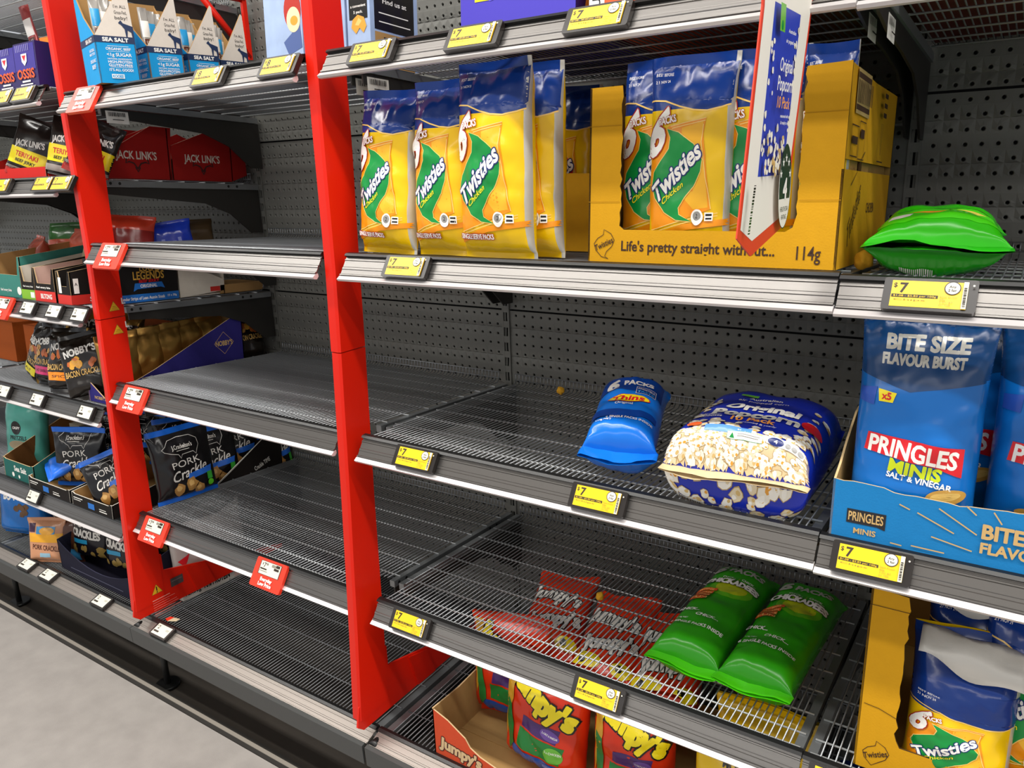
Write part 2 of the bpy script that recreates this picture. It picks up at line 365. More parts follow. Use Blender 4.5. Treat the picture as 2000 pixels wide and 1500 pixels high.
# stickers on the first frame
YL = mat('warning_yellow', '#d9a51c', .5); PINK = mat('print_pink', '#ef8d80', .6); WHT = mat('print_white', '#ece8e2', .55)
def sticker(name, cx, cz, fn, yo=-545, dzs=0):
    g = G(); S = plane((1.2, yo, cz), (0, 1, 0), (0, 0, 1)); fn(Deco(g, S)); g.build(name, F1)
def warn(sz, bang):
    def fn(d):
        t = lambda k: [(-sz*k, -sz*.55*k), (sz*k, -sz*.55*k), (0, sz*1.15*k)]
        d.poly(t(1), mat('warn_edge', '#8a5a12', .6)); d.poly(t(.9), YL)
        if bang: d.rect(-1.6, -1, 1.6, 12, BLACKINK); d.ell(0, -5, 2, 2, BLACKINK)
        else:
            for z in (-6, -2, 2): d.rect(-9+z*.6+3, z, 9-z*.6-3, z+1.2, mat('warn_line', '#9a6a10', .6))
    return fn
sticker('warning_triangle', 0, 1146, warn(15, 0), -552); sticker('warning_triangle', 0, 1085, warn(15, 0), -552)
for z in (1160, 1098): sticker('lot_mark', 0, z, lambda d: (d.rect(-4, -8, -1, 8, WHT), d.rect(-4, -8, 6, -5, WHT)), -526)
sticker('warning_triangle', 0, 331, warn(17, 1), -572)
def lines(d):
    R = random.Random(2)
    for k, w in enumerate((55, 70, 62, 90, 80, 70, 90, 60)): d.rect(0, -k*7-1, w*R.uniform(.8, 1), -k*7+(1.8 if k in (0, 6) else .3), PINK)
sticker('warning_text', 0, 303, lines, -590)
sticker('grey_sticker', 0, 318, lambda d: (d.rect(0, 0, 40, 26, mat('sticker_grey', '#4b3f3f', .5)), d.rect(3, 16, 36, 18, mat('sticker_mid', '#7a6c6c', .5))), -528)
# ================================================================ builders for goods
def sstep(t): t = min(1, max(0, t)); return t*t*(3-2*t)
class Bag:
    def __init__(s, Wd, H, T, top=16, bot=12, lt=.28, lb=.16, n=2.5, wr=2.0, seed=0, wave=5, eb=.55, deform=None, nar=.07, la=None, lat=None, m=3):
        Rf = random.Random(seed+500); s.folds = [(Rf.uniform(0, pi), Rf.uniform(34, 80), Rf.random(), Rf.uniform(0, 50), Rf.uniform(0, 50)) for _ in range(7)]
        s.nar, s.m = nar, m; s.la = la; s.lat = lat
        s.W, s.H, s.T, s.top, s.bot, s.n, s.wr, s.seed, s.wave = Wd, H, T, top, bot, n, wr, seed*7.31+1.7, wave
        s.lt, s.lb, s.eb, s.deform = lt*H, lb*H, eb, deform
    def prof(s, h):
        if h <= s.bot or h >= s.H-s.top: return 0
        a = min(1, (h-s.bot)/s.lb); b = min(1, (s.H-s.top-h)/s.lt)
        return (sin(a*pi/2)**(2/s.m if s.la else s.eb))*(sin(b*pi/2)**(2/s.m if s.lat else .8))
    def ax(s, h):
        if s.la:
            k = max(0, min(1, (h-s.bot)/s.lb)); cut = s.lb-s.la
            z = h if h < s.bot else s.bot+s.la*(1-max(0, cos(k*pi/2))**(2/s.m)) if k < 1 else h-cut
        else: z = h; cut = 0
        if s.lat and h > s.H-s.top-s.lt:
            k = max(0, min(1, (s.H-s.top-h)/s.lt)); z = s.H-s.top-s.lt-cut+s.lat*max(0, cos(k*pi/2))**(2/s.m)+max(0, h-s.H+s.top)
        return z
    def P(s, t, h, side):
        """t in -1..1 across, side -1 front / +1 back"""
        p = s.prof(h); d = s.T/2*p+.5; w = s.W/2*(1-s.nar*p)
        y = d*max(0, 1-abs(t)**s.n)**(1/s.n); x = t*w
        q = sqrt(max(0, 1-t*t)) if abs(t) < 1 else 0
        k = noise.noise(Vector((x/38, h/38, s.seed+side)))+.55*noise.noise(Vector((x/15, h/19, s.seed+side*3)))
        e = min(h-s.bot, s.H-s.top-h); e = max(0, e)
        cr = sin(x*.21+3*noise.noise(Vector((x/30, s.seed, 0))))*exp(-e/26)*(1 if e > 0 else .15)
        fo = 0
        for th, lam, ph, sx, sz_ in s.folds:
            u = (x*cos(th)+h*sin(th))/lam+ph; fo += abs(u-math.floor(u)-.5)*max(0, .15+noise.noise(Vector((x/60+sx, h/60+sz_, s.seed+side))))
        y += s.wr*(.8*k*min(1, .25+p)+.9*cr+2.6*fo)*min(1, q*2.2)
        y = y*side
        if h > s.H-s.top-25: y += s.wave*sin(t*2.6+s.seed)*sstep((h-(s.H-s.top-25))/(s.top+25))
        if h < s.bot+18: y += .6*s.wave*sin(t*2.9+s.seed*2)*sstep((s.bot+18-h)/(s.bot+18))
        if h > s.H-s.top or h < s.bot: y += .35*sin(h*1.9)
        v = Vector((x, y, s.ax(h)))
        return s.deform(v) if s.deform else v
    def S(s, a, h, off=0, sd=-1):
        t = max(-.995, min(.995, a/(s.W/2))); p = s.P(t, h, sd)
        if off:
            e = .012; px = s.P(max(-.999, t-e), h, sd)-s.P(min(.999, t+e), h, sd); pz = s.P(t, h+1, sd)-s.P(t, h-1, sd)
            n = pz.cross(px)*-sd
            if n.length > 1e-6: p = p+n.normalized()*off
        return p
    def build(s, name, label, cat, main, M, top=None, topfrom=None, botm=None, edge=None, back=None, design=None, backdesign=None, group=None, parts=True, step=6, clip=None):
        NA = max(10, int(s.W/step)); NH = max(12, int(s.H/step))
        ts = [sin((i/NA-.5)*pi) for i in range(NA+1)]
        hs = sorted(set([0, s.bot, s.H-s.top, s.H]+[s.bot+(s.H-s.top-s.bot)*i/NH for i in range(NH+1)]+[s.bot*.5, s.H-s.top*.5]))
        gs = {'body': G(), 'top_seal': G(), 'bottom_seal': G()}
        def sect(h): return 'bottom_seal' if h < s.bot else 'top_seal' if h > s.H-s.top else 'body'
        if not parts: sect = lambda h: 'body'
        idx = {}
        def vid(g, i, j, sd):
            if i in (0, NA): sd = 0
            k = (g, i, j, sd)
            if k not in idx: idx[k] = len(gs[g].v); gs[g].v.append(s.P(ts[i], hs[j], sd or -1))
            return idx[k]
        for j in range(len(hs)-1):
            hm = (hs[j]+hs[j+1])/2; g = sect(hm); base = top if top and hm > topfrom else botm if botm and hm < s.bot else main
            for i in range(NA):
                for sd in (-1, 1):
                    m = base
                    if edge and ts[i] > .88 and sd < 0: m = edge
                    if sd > 0 and back: m = back
                    q = (vid(g, i, j, sd), vid(g, i+1, j, sd), vid(g, i+1, j+1, sd), vid(g, i, j+1, sd))
                    gs[g].face(q if sd < 0 else q[::-1], m, True)
        if design: design(Deco(gs['body'], s.S, step+1, clip or (-s.W*.485, s.bot+1, s.W*.485, s.H-s.top-1)), s)
        if backdesign: backdesign(Deco(gs['body'], lambda a, h, off=0: s.S(a, h, off, 1), step+1, clip or (-s.W*.485, s.bot+1, s.W*.485, s.H-s.top-1)), s)
        if parts:
            r = thing(name, label, cat, M, group)
            for k in ('body', 'top_seal', 'bottom_seal'): gs[k].build('bag_body' if k == 'body' else k, r)
            return r
        return tag(gs['body'].build(name, None, M), label, cat, group)

class Carton:
    """open cardboard tray: local frame x right 0..W, y depth 0..D, z up"""
    def __init__(s, name, label, cat, M, Wd, D, outer, inner, edge, group=None, th=3):
        s.W, s.D, s.o, s.i, s.e, s.th = Wd, D, outer, inner, edge, th; s.r = thing(name, label, cat, M, group)
    def front(s, poly, design=None, name='front_panel', y=0, out=None):
        g = G(); g.prism(poly, lambda a, b, t: Vector((a, y+t, b)), s.th, 0, out or s.o, s.i, s.e); g.recalc()
        if design: design(Deco(g, plane((0, y, 0), (1, 0, 0), (0, 0, 1))))
        return g.build(name, s.r)
    def back(s, poly, name='back_panel', y=None, out=None):
        y = s.D if y is None else y
        g = G(); g.prism(poly, lambda a, b, t: Vector((a, y+t, b)), -s.th, 0, out or s.o, s.i, s.e); g.recalc(); return g.build(name, s.r)
    def side(s, poly, right=True, design=None, name=None, out=None, inn=None):
        g = G(); x = s.W if right else 0; sg = -1 if right else 1
        g.prism(poly, lambda a, b, t: Vector((x+sg*t, a, b)), s.th, 0, out or s.o, inn or s.i, s.e); g.recalc()
        if design: design(Deco(g, plane((s.W, 0, 0), (0, 1, 0), (0, 0, 1)) if right else plane((0, s.D, 0), (0, -1, 0), (0, 0, 1))))
        return g.build(name or 'side_panel', s.r)
    def base(s):
        g = G(); g.box(s.th, s.th, 0, s.W-s.th, s.D-s.th, 3, s.i); return g.build('base_panel', s.r)
def ragged(x0, x1, z, amp, seed, n=14):
    R = random.Random(seed); return [(x0+(x1-x0)*i/n, z+R.uniform(-amp, amp)) for i in range(n+1)]
def edgeboard(x0, x1, f, seed=0, amp=1.2, n=26):
    R = random.Random(seed); return [(x0+(x1-x0)*i/n, f(i/n)+R.uniform(-amp, amp)) for i in range(n+1)]
# ---------------------------------------------------------------- price labels
YEL = mat('label_yellow', '#f2c811', .35); SCRW = mat('label_white', '#e2dfcf', .35); CASE = mat('label_case', '#211c1a', .3); TRED = mat('label_red', '#ee3a22', .35)
GLASS = .25; INK = mat('label_ink', '#2b2010', .5); INKG = mat('label_ink_grey', '#8a7a30', .5); INKW = mat('label_ink_soft', '#8d877a', .5)
def label_mesh(kind):
    """local frame: x right, y up the slope, z outward; origin at the centre"""
    c = G(); sc = G(); w, h = (50, 21) if kind != 'small' else (37, 21)
    if kind == 'red': w = 46
    def rr(w, h, r, y=0): return [(sx*(w-r)+r*cos(a), y+sy*(h-r)+r*sin(a)) for sx, sy, a0 in ((1, 1, 0), (-1, 1, 90), (-1, -1, 180), (1, -1, 270)) for a in (radians(a0), radians(a0+45), radians(a0+90))]
    if kind == 'red': c.prism(rr(52, 34, 4, -10), lambda a, b, t: Vector((a, b, t)), 0, 8, TRED)
    else: c.prism(rr(w, h, 3), lambda a, b, t: Vector((a, b, t)), 0, 9, CASE)
    zt = 8 if kind == 'red' else 9
    S = plane((0, 0, zt), (1, 0, 0), (0, 1, 0)); d = Deco(sc, S)
    if kind in ('y7', 'y8'):
        d.rect(-41, -17, 40, 17, YEL); d.text('7' if kind == 'y7' else '8', -28, 8, 13, INK, bold=.03); d.text('$', -37, 11, 6, INK)
        d.rect(-40, -5, 10, -1, INK); d.text('$1.08 - $5.83 per 100g', -15, -3, 2.4, YEL, bold=0, fit=46); d.text('Chips', -20, -8, 2, INKG, fit=34, bold=0)
        d.ell(24, 9, 8.6, 8.6, INK); d.ell(24, 9, 7.6, 7.6, SCRW); d.text('Any', 24, 11, 3.2, INK); d.text('2 for', 24, 6.3, 3.2, INK)
        for k, (t, wd) in enumerate((('Save From', 18), ('60g', 6), ('2 for $7', 14), ('per 100g', 12))): d.text(t, 21-9+wd/2, -2.5-k*3.6, 2, INKG, fit=wd, bold=0)
        d.rect(35, -17, 40, 17, SCRW); R = random.Random(3); y = -15
        while y < 8: q = R.choice((.6, 1, 1.6)); d.rect(36, y, 39, y+q, INK); y += q+R.choice((.7, 1.1))
        d.ell(45.5, 12, 1.2, 1.2, SCRW)
    elif kind == 'red':
        d.rect(-36, -13, 36, 19, INK); d.rect(-34, -12, 34, 18, SCRW); d.text('7', -20, 10, 11, INK); d.text('$', -27, 12, 5, INK); d.text('50', -12, 13, 5, INK)
        d.rect(-32, -1, -10, 2, INK); d.rect(4, 10, 18, 16, INKW); d.rect(19, 11, 31, 17, INK); d.rect(14, 4, 30, 9, INK); d.rect(-32, -5, -6, -4, INKW)
        d.text('Everyday', 0, -22, 8, WHT, bold=.05); d.text('Low Price', 0, -33, 8, WHT, bold=.05)
    else:
        a = w-6; d.rect(-a, -16, a, 16, SCRW)
        if kind == 'glare': return c, sc
        d.text('2', -a+12, 7, 11, INK); d.text('$', -a+5, 10, 4, INK); d.rect(-a+3, -9, -a+24, -4, INK); d.rect(a-18, 6, a-4, 7, INKW); d.rect(a-18, 3, a-6, 4, INKW)
    return c, sc
LM = {}
def price(kind, x, zl, label, base=False, group=None):
    a = radians(56.7) if not base else radians(22); tn = Vector((0, cos(a), sin(a))); nn = Vector((0, -sin(a), cos(a)))
    ctr = Vector((x, -592.5, zl+20.5)) if not base else Vector((x, -619, BZ-1))
    ctr += nn*2.6-(tn*1.5 if not base else tn*0)
    M = Matrix(((1, 0, 0, ctr.x*U), (0, tn.y, nn.y, ctr.y*U), (0, tn.z, nn.z, ctr.z*U), (0, 0, 0, 1)))
    group = group or 'electronic shelf labels'
    if kind in LM: return dup(LM[kind], M, label, group)
    r = thing('price_label', label, 'price label', M, group); c, s = label_mesh(kind); c.build('case', r); s.build('screen', r); LM[kind] = r; return r
# right bay
price('y7', 130, 1629, 'yellow price label on the top shelf rail, first right of the second red post')
price('y7', 340, 1629, 'yellow price label on the top shelf rail below the violet box left edge')
price('y7', 552, 1629, 'yellow price label on the top shelf rail between violet and orange boxes')
price('y7', 172, 1273, 'yellow price label under the yellow six-pack bags')
price('y7', 992, 1270, 'large yellow price label directly under the bright green bag')
price('y7', 160, 910, 'yellow price label left on the empty third rail beside the second red post')
price('y7', 548, 910, 'yellow price label under the small blue crisp bag')
price('y7', 958, 907, 'yellow price label under the left end of the blue tray')
price('y7', 113, 539, 'yellow price label on the fourth rail beside the second red post')
price('y7', 546, 539, 'yellow price label on the fourth rail above the red patterned bag')
price('y7', 950, 536, 'yellow price label at the bottom frame edge left of the torn carton')
price('y8', -306, 1629, 'yellow eight dollar price label on the middle bay top rail, left one')
price('y8', -100, 1629, 'yellow eight dollar price label on the top rail touching the second red post')
# red labels
for x, zl, t in ((-760, 1629, 'red everyday low price label on the first red post, topmost'), (-765, 1273, 'red everyday low price label on the first red post, second from top'), (-775, 910, 'red everyday low price label on the first red post, third from top'), (-785, 539, 'red everyday low price label on the first red post, lowest'), (-320, 539, 'red everyday low price label in the middle of the fourth rail')):
    price('red', x, zl, t, group='red everyday low price labels')
price('red', -1385, 1105, 'red everyday low price label at the left picture edge', group='red everyday low price labels')
# base labels
for x, t in ((-1556, 'white price label on the base rail, leftmost of the four'), (-1418, 'white price label on the base rail, second from the left'), (-1108, 'white price label on the base rail just left of the first red post'), (-800, 'white price label on the base rail right of the first red post')): price('small', x, 0, t, True, 'white labels on the base rail')
for x, zl, k, t in ((-1142, 1653, 'y7', 'yellow price label at the left edge under the purple boxes'), (-1035, 1653, 'y7', 'yellow price label under the purple boxes, beside the red post'), (-1245, 1437, 'y7', 'yellow price label at the left edge under the jerky pouches'), (-1022, 1437, 'y7', 'yellow price label under the teriyaki pouch'),
    (-915-16, 1437, 'y7', 'yellow price label half hidden by the first red post'), (-1237, 1105, 'small', 'white price label under the teal tray'), (-1095, 1105, 'small', 'white price label under the red and black trays'), (-966, 1105, 'small', 'white price label touching the first red post, below the trays'),
    (-1500, 828, 'small', 'white price label at the left edge under the nut bags'), (-1295, 828, 'small', 'white price label under the pink striped nut bag'), (-1030, 828, 'small', 'white price label beside the first red post under the small blue tray'), (-1455, 486, 'small', 'white price label under the pork crackle tray')):
    price(k, x, zl, t)
# ================================================================ goods on the right of the second red post
BLUE = film('sixpack_blue', '#12357f'); YELF = film('sixpack_yellow', '#f2c40c'); SILV = mat('foil_silver', '#c9c6bd', .3, .25, .25, 70)
WHF = ink('white', '#f2efe8'); ORA = ink('orange', '#ef9312'); LOR = ink('light_orange', '#f9cf72'); GRN = ink('green', '#0c8a3c'); NAVY = ink('navy', '#1c2a6b'); RDK = ink('red_dark', '#a8241a'); YIN = ink('yellow', '#f7e11a')
REDI = ink('red', '#d5202a'); LBL = ink('light_blue', '#2a63c4'); BKI = ink('black', '#15120f'); GRY = ink('grey', '#8c8a86')
def twisties(sw=GRN, flavour='Chicken', fc=YIN):
    def f(d, b):
        k = b.W/130.; v = b.H/295.
        q = lambda pts: [((x-640)*.26*k, (1290-y)*.262*v) for x, y in pts]
        d.poly(q([(360, 400), (430, 396), (500, 403), (600, 440), (680, 462), (760, 470), (840, 455), (920, 425), (920, 120), (360, 120)]), BLUE)
        d.line(q([(360, 404), (430, 400), (500, 407), (600, 444), (680, 466), (760, 474), (840, 459), (920, 429)]), 2.2, LOR)
        d.poly(q([(420, 620), (540, 545), (760, 510), (745, 600), (770, 800), (800, 1010), (600, 1080), (430, 1130), (405, 900)]), ORA)
        d.poly(q([(620, 560), (745, 530), (735, 620), (760, 800), (785, 1000), (700, 1010), (600, 900)]), film('pack_gold', '#f3b52a'))
        for L in ([(545, 548), (760, 512)], [(555, 560), (757, 526)], [(745, 545), (735, 640), (765, 830), (802, 1008)], [(430, 1130), (620, 1075), (840, 1030)], [(440, 1142), (630, 1090), (840, 1045)]): d.line(q(L), 1.3, LOR)
        d.line(q([(420, 1180), (640, 1110), (890, 1080)]), 9, ORA)
        sq = [(525, 560), (600, 585), (690, 650), (742, 735), (735, 800), (700, 880), (650, 940), (612, 1000), (618, 1040), (690, 1078), (600, 1068), (520, 1025), (455, 945), (432, 870), (445, 800), (490, 735), (540, 670), (550, 610)]
        d.line(q(sq), 2.4, LOR, True); d.poly(q(sq), sw)
        d.text('6', (470-640)*.26*k, (1290-572)*.262*v, 68*v, WHF, wide=.62, slant=.32, bold=.035, ol=RDK, ow=.018)
        d.text('PACKS', (525-640)*.26*k, (1290-512)*.262*v, 10.5*v, WHF, ang=9, wide=.72, bold=.03, ol=RDK, ow=.05)
        d.text('Twisties', (588-640)*.26*k, (1290-797)*.262*v, 26*v, WHF, ang=43, up=(-.32, 1), bold=.03, ol=NAVY, ow=.05, fit=98*k)
        d.text(flavour, (570-640)*.26*k, (1290-915)*.262*v, 9.5*v, fc, ang=38, up=(-.15, 1), bold=.01, fit=42*k)
        d.text('6 SINGLE SERVE PACKS', -25*k, 36*v, 7.5*v, WHF, wide=.75, bold=.03, ol=RDK, ow=.1, fit=72*k)
        d.ell(22*k, 62*v, 10, 12, WHF); d.ell(22*k, 64*v, 7, 7, GRY); d.text('2', 22*k, 64*v, 7, BKI, bold=0); d.rect(34*k, 56*v, 46*k, 69*v, WHF); d.rect(35.5*k, 58*v, 44.5*k, 61*v, BKI); d.rect(35.5*k, 64*v, 44.5*k, 67*v, BKI)
        d.text('BEST BEFORE', -38*k, 268*v, 4.2, WHF, bold=0, fit=26*k); d.text('21 NOV 24', -40*k, 258*v, 4.2, WHF, bold=0, fit=22*k)
    return f
SIX = 'yellow six-pack snack bags'
def twbag(x, y, z, label, W=132, H=296, T=62, rz=0, rx=-3, ry=0, seed=1, kind=0, parts=True, wr=2.6, lt=.25):
    des = twisties() if kind == 0 else twisties(REDI, 'Cheese', YIN)
    return Bag(W, H, T, seed=seed, wr=wr, wave=7, lt=lt, top=14, bot=9).build('snack_bag', label, 'snack bag', YELF, pose(x, y, z, rz, rx, ry), top=BLUE, topfrom=H*.735, edge=SILV, back=YELF, design=des, group=SIX, parts=parts)
zS = lambda y, zl=1273: dz(zl, y)+3
twbag(84, -540, zS(-540), 'yellow and blue chicken six-pack bag standing closest to the second red post', seed=11, rx=-5, ry=2, H=290)
twbag(216, -535, zS(-535), 'yellow chicken six-pack bag half covered by the tallest bag in front', seed=12, rx=-4, H=296, W=128)
twbag(338, -548, zS(-550), 'tallest yellow chicken six-pack bag at the front, its 6 PACKS fully shown', seed=13, W=146, H=312, T=66, rx=-1.5)
twbag(374, -492, zS(-492), 'yellow chicken six-pack bag peeking out behind the tallest bag', seed=14, W=120, H=312, T=60, rx=-1.5)
twbag(205, -440, zS(-440), 'red swirled six-pack bag with torn white top behind the front yellow bags', seed=15, kind=1, H=312, T=60, parts=False)
# small carton with red variety
YCA = card('yellow', '#c9930f'); YCI = card('brown', '#a07c42'); YCE = card('edge', '#4a3313')
c = Carton('display_carton', 'small yellow cardboard tray of red swirled bags left of the big carton', 'carton', pose(250, -300, dz(1273, -300)+3, 0, SL-.5), 140, 200, YCA, YCI, YCE, 'yellow snack cartons')
c.front([(0, 0), (140, 0), (140, 146), (0, 149)], lambda d: d.ell(60, 30, 2.5, 2.5, YCE)); c.side([(0, 0), (200, 0), (200, 190), (0, 148)]); c.side([(0, 0), (200, 0), (200, 190), (0, 148)], False); c.back([(0, 0), (140, 0), (140, 190), (0, 190)]); c.base()
twbag(304, -250, zS(-250)+4, 'red swirled cheese six-pack bag standing in the small yellow tray', seed=16, kind=1, H=308, T=56, parts=False)
twbag(330, -180, zS(-180)+4, 'dark shaded red six-pack bag at the back of the small yellow tray', seed=17, kind=1, H=312, T=56, parts=False, W=126)
# big carton
c = Carton('display_carton', 'big yellow cardboard display carton marked 114g with a torn front window', 'carton', pose(494, -526, 1310, 0, SL+.3), 376, 385, YCA, YCI, YCE, 'yellow snack cartons')
win = [(0, 0), (376, 0), (376, 266), (320, 264)]+[(320+random.Random(i).uniform(-2, 2), 264-i*10) for i in range(1, 20)]+[(316, 56), (306, 50), (62, 50), (54, 56)]+[(55+random.Random(i+50).uniform(-2, 2), 66+i*10) for i in range(0, 19)]+[(54, 262), (0, 262)]
BRP = mat('print_brown', '#3a200c', .7)
def bigfront(d):
    d.text("Life's pretty straight without...", 176, 25, 15.5, BRP, bold=.02, fit=236, ang=-.4); d.text('114g', 338, 22, 19, BRP, wide=.7, bold=.01)
    sw = [(28, 50), (40, 44), (46, 34), (42, 24), (33, 16), (30, 9), (36, 5), (24, 8), (14, 18), (11, 28), (17, 36), (27, 42)]
    d.line(sw, 1, BRP, True); d.text('Twisties', 28, 28, 9, BRP, ang=25, up=(-.3, 1), fit=34)
    for z in (92, 205): d.rect(0, z, 54, z+.8, card('crease', '#a97a0c')); d.rect(322, z, 376, z+.8, card('crease', '#a97a0c'))
def bigside(d):
    d.text('Twisties', 92, 76, 34, BRP, ang=44, up=(-.12, 1), fit=100, bold=.03); d.text('Twisties', 92, 76, 34, card('yellow', '#c9930f'), ang=44, up=(-.12, 1), fit=97, bold=-.01)
    d.text('CHICKEN', 215, 82, 15, BRP, wide=.7); 
    for k in range(3): d.line([(52+k*10, 112+k*9), (112+k*10, 142+k*9)], 2, BRP)
    for x0, z0, x1, z1 in ((24, 150, 72, 190), (76, 148, 120, 198)): d.line([(x0, z0), (x1, z0), (x1, z1), (x0, z1)], 2, BRP, True)
    d.rect(28, 166, 66, 176, BRP); d.rect(84, 176, 112, 188, BRP); d.rect(34, 205, 132, 262, card('tan_label', '#a88f5a')); d.rect(36, 210, 130, 217, BRP); d.rect(36, 250, 130, 257, BRP)
    R = random.Random(8); x = 38
    while x < 126: w = R.choice((1, 2, 3)); d.rect(x, 219, x+w, 248, BRP); x += w+R.choice((1.5, 2.5))
    d.line([(230, 160), (236, 205), (222, 205), (228, 160)], 1.5, BRP, True); d.line([(205, 150), (255, 150)], 2, BRP); d.rect(210, 134, 256, 142, BRP)
    for k in range(3): d.rect(228, 215+k*14, 256, 222+k*14, BRP)
c.front(win, bigfront)
c.side([(0, 0), (385, 0), (385, 134), (0, 132)], True, lambda d: (setattr(d, 'clip', (0, 0, 385, 131)), bigside(d)), 'lower_side_flap'); c.side([(2, 145), (385, 147), (385, 262), (180, 259), (2, 264)], True, lambda d: (setattr(d, 'clip', (0, 146, 385, 262)), bigside(d)), 'upper_side_flap')
g = G(); g.box(368, 40, 120, 370, 360, 160, card('brown', '#a07c42')); g.box(371.5, 120, 128, 374, 132, 150, YCE); g.build('inner_tape', c.r)
c.side([(0, 0), (385, 0), (385, 262), (0, 262)], False); c.back([(0, 0), (376, 0), (376, 262), (0, 262)]); c.base()
twbag(586, -464, 1314, 'chicken six-pack bag at the left inside the big carton, cut off by its frame', seed=21, T=52, W=126)
twbag(648, -490, 1317, 'chicken six-pack bag pushing out of the big carton window, its top folded over', seed=22, T=46, W=134, H=290, rx=-2)
twbag(738, -462, 1314, 'chicken six-pack bag in the big carton behind the popcorn sign', seed=23, T=52, W=132)
twbag(836, -478, 1315, 'chicken six-pack bag at the right inside the big carton', seed=24, T=50, W=126-60, H=290)
for i, x in enumerate((600, 730, 800)): twbag(x, -400+i*8, 1318, ['back row six-pack bag at the left in the shade of the big carton', 'back row six-pack bag in the middle of the big carton', 'back row six-pack bag at the right of the big carton'][i], seed=30+i, T=50, parts=False, W=120 if i < 2 else 90)
# hanging popcorn sign (flag)
sg = thing('shelf_sign', 'white pointed popcorn flag sign with red border hanging before the big carton', 'sign', pose(836, 0, 0))
SW = mat('sign_white', '#e3ded4', .45); SR = mat('sign_red', '#d53a20', .45)
out = [(-800, 1720), (-588, 1720), (-592, 1660), (-672, 1381), (-799, 1358), (-848, 1381), (-798, 1605)]
g = G(); T = lambda a, b, t: Vector((t, a, b)); g.prism(out, T, -.8, .8, SR, SW, SR); g.recalc()
d = Deco(g, lambda a, b, o=0: Vector((.9+o*.4, a, b)))
d.poly([(-794, 1718), (-594, 1718), (-598, 1660), (-679, 1394), (-798, 1374), (-839, 1389), (-792, 1605)], SW)
BP = mat('sign_blue', '#2b3fae', .4); PCW = ink('popcorn_white', '#efe9da'); PCT = ink('popcorn_tan', '#d9b877'); POR = ink('popcorn_orange', '#e5a13c')
bl = [(-758, 1612), (-652, 1611), (-690, 1449), (-694, 1440), (-786, 1440), (-778, 1500)]
def bil(u, v):   # u across 0..1, v up 0..1 inside the printed picture
    a = Vector((-788, 1440)).lerp(Vector((-690, 1440)), u); b = Vector((-756, 1614)).lerp(Vector((-652, 1614)), u); return tuple(a.lerp(b, v))
d.poly([bil(0, 0), bil(1, 0), bil(1, 1), bil(0, 1)], BP)
R = random.Random(5)
for i in range(46):
    u = R.choice((R.uniform(.02, .14), R.uniform(.86, .97), R.uniform(.03, .97))); v = R.uniform(.05, .97)
    if .14 < u < .86 and .3 < v < .9: v = R.uniform(.08, .3)
    x, y = bil(u, v); d.blob(x, y, R.uniform(2.5, 4.5), PCW, i, 7)
for i in range(60): u = R.uniform(.05, .95); x, y = bil(u, R.uniform(.02, .30)*(.6+.8*abs(u-.5))); d.blob(x, y, R.uniform(3, 5), PCW if i % 3 else PCT, i+90, 7)
d.rect(-753, 1586, -734, 1613, ink('leaf_green', '#69b23c')); d.ell(-744, 1592, 4, 5, GRN)
up = (.22, 1)
for t, u, v, cap, m, ft in (('Australian', .55, .86, 4, WHF, 30), ('air popped corn', .55, .80, 4, WHF, 42), ('Original', .46, .66, 14, WHF, 50), ('Popcorn', .48, .55, 15, WHF, 60), ('10 Pack', .46, .44, 12, ink('pack_orange', '#f0a24a'), 50), ('seasoned with salt', .6, .36, 3.5, WHF, 40), ('& ready to eat', .6, .32, 3.5, WHF, 34)):
    x, y = bil(u, v); d.text(t, x, y, cap, m, up=up, fit=ft)
ov = [(-700+26*cos(a*pi/16)-4*0, 1440+46*sin(a*pi/16)) for a in range(32)]
d.poly([(x-2, y-14) for x, y in ov], SW); d.line([(x-2, y-14) for x, y in ov], 1.2, BKI, True)
DG = ink('dark_green', '#13372a'); d.poly([(x*.9-72, 1422+(y-1422)*.95-9) for x, y in ov if y > 1418], DG)
for k in range(5):
    a = radians(160-k*35); cx, cy = -702+19*cos(a), 1432+26*sin(a); d.poly([(cx+(4.5 if i % 2 == 0 else 1.8)*cos(pi/2+i*pi/5), cy+(5.5 if i % 2 == 0 else 2.2)*sin(pi/2+i*pi/5)) for i in range(10)], WHF)
d.text('4', -702, 1425, 22, WHF, bold=.05); d.text('HEALTH STAR', -702, 1402, 5.5, BKI, fit=32, bold=0); d.text('RATING', -702, 1393, 5.5, BKI, fit=20, bold=0)
R = random.Random(9); z = 1384
while z < 1432: w = R.choice((.8, 1.5, 2.2)); d.poly([(-836+(z-1384)*.24, z), (-829+(z-1384)*.24, z), (-829+(z-1384)*.24, z+w), (-836+(z-1384)*.24, z+w)], BKI); z += w+R.choice((.8, 1.4))
g.build('sign_card', sg)
g = G(); g.box(-3, -606, 1640, 3, -586, 1668, mat('clip_clear', '#b9bcbd', .2)); g.build('sign_clip', sg)
# corn puffs
def puff(x, y, z, r, label, seed):
    bm = bmesh.new(); bmesh.ops.create_icosphere(bm, subdivisions=3, radius=1); g = G()
    g.add([v.co*r*(1+.28*noise.noise(v.co*1.6+Vector((seed, 0, 0)))+.06*noise.noise(v.co*6)) for v in bm.verts], [[v.index for v in f.verts] for f in bm.faces], mat('corn_puff', '#d39a16', .8, 0, .4, 160), True); bm.free()
    tag(g.build('corn_puff', None, pose(x, y, z)), label, 'corn puff', 'loose yellow corn puffs')
puff(890, -440, zS(-440)+8, 13, 'loose yellow corn puff beside the green bag and big carton', 1); puff(163, -54, dz(910, -54)+10, 10, 'loose yellow corn puff at the back fence of the third shelf', 2); puff(406, -322, dz(539, -322)+8, 9, 'loose yellow corn puff on the fourth shelf above the red bags', 3)
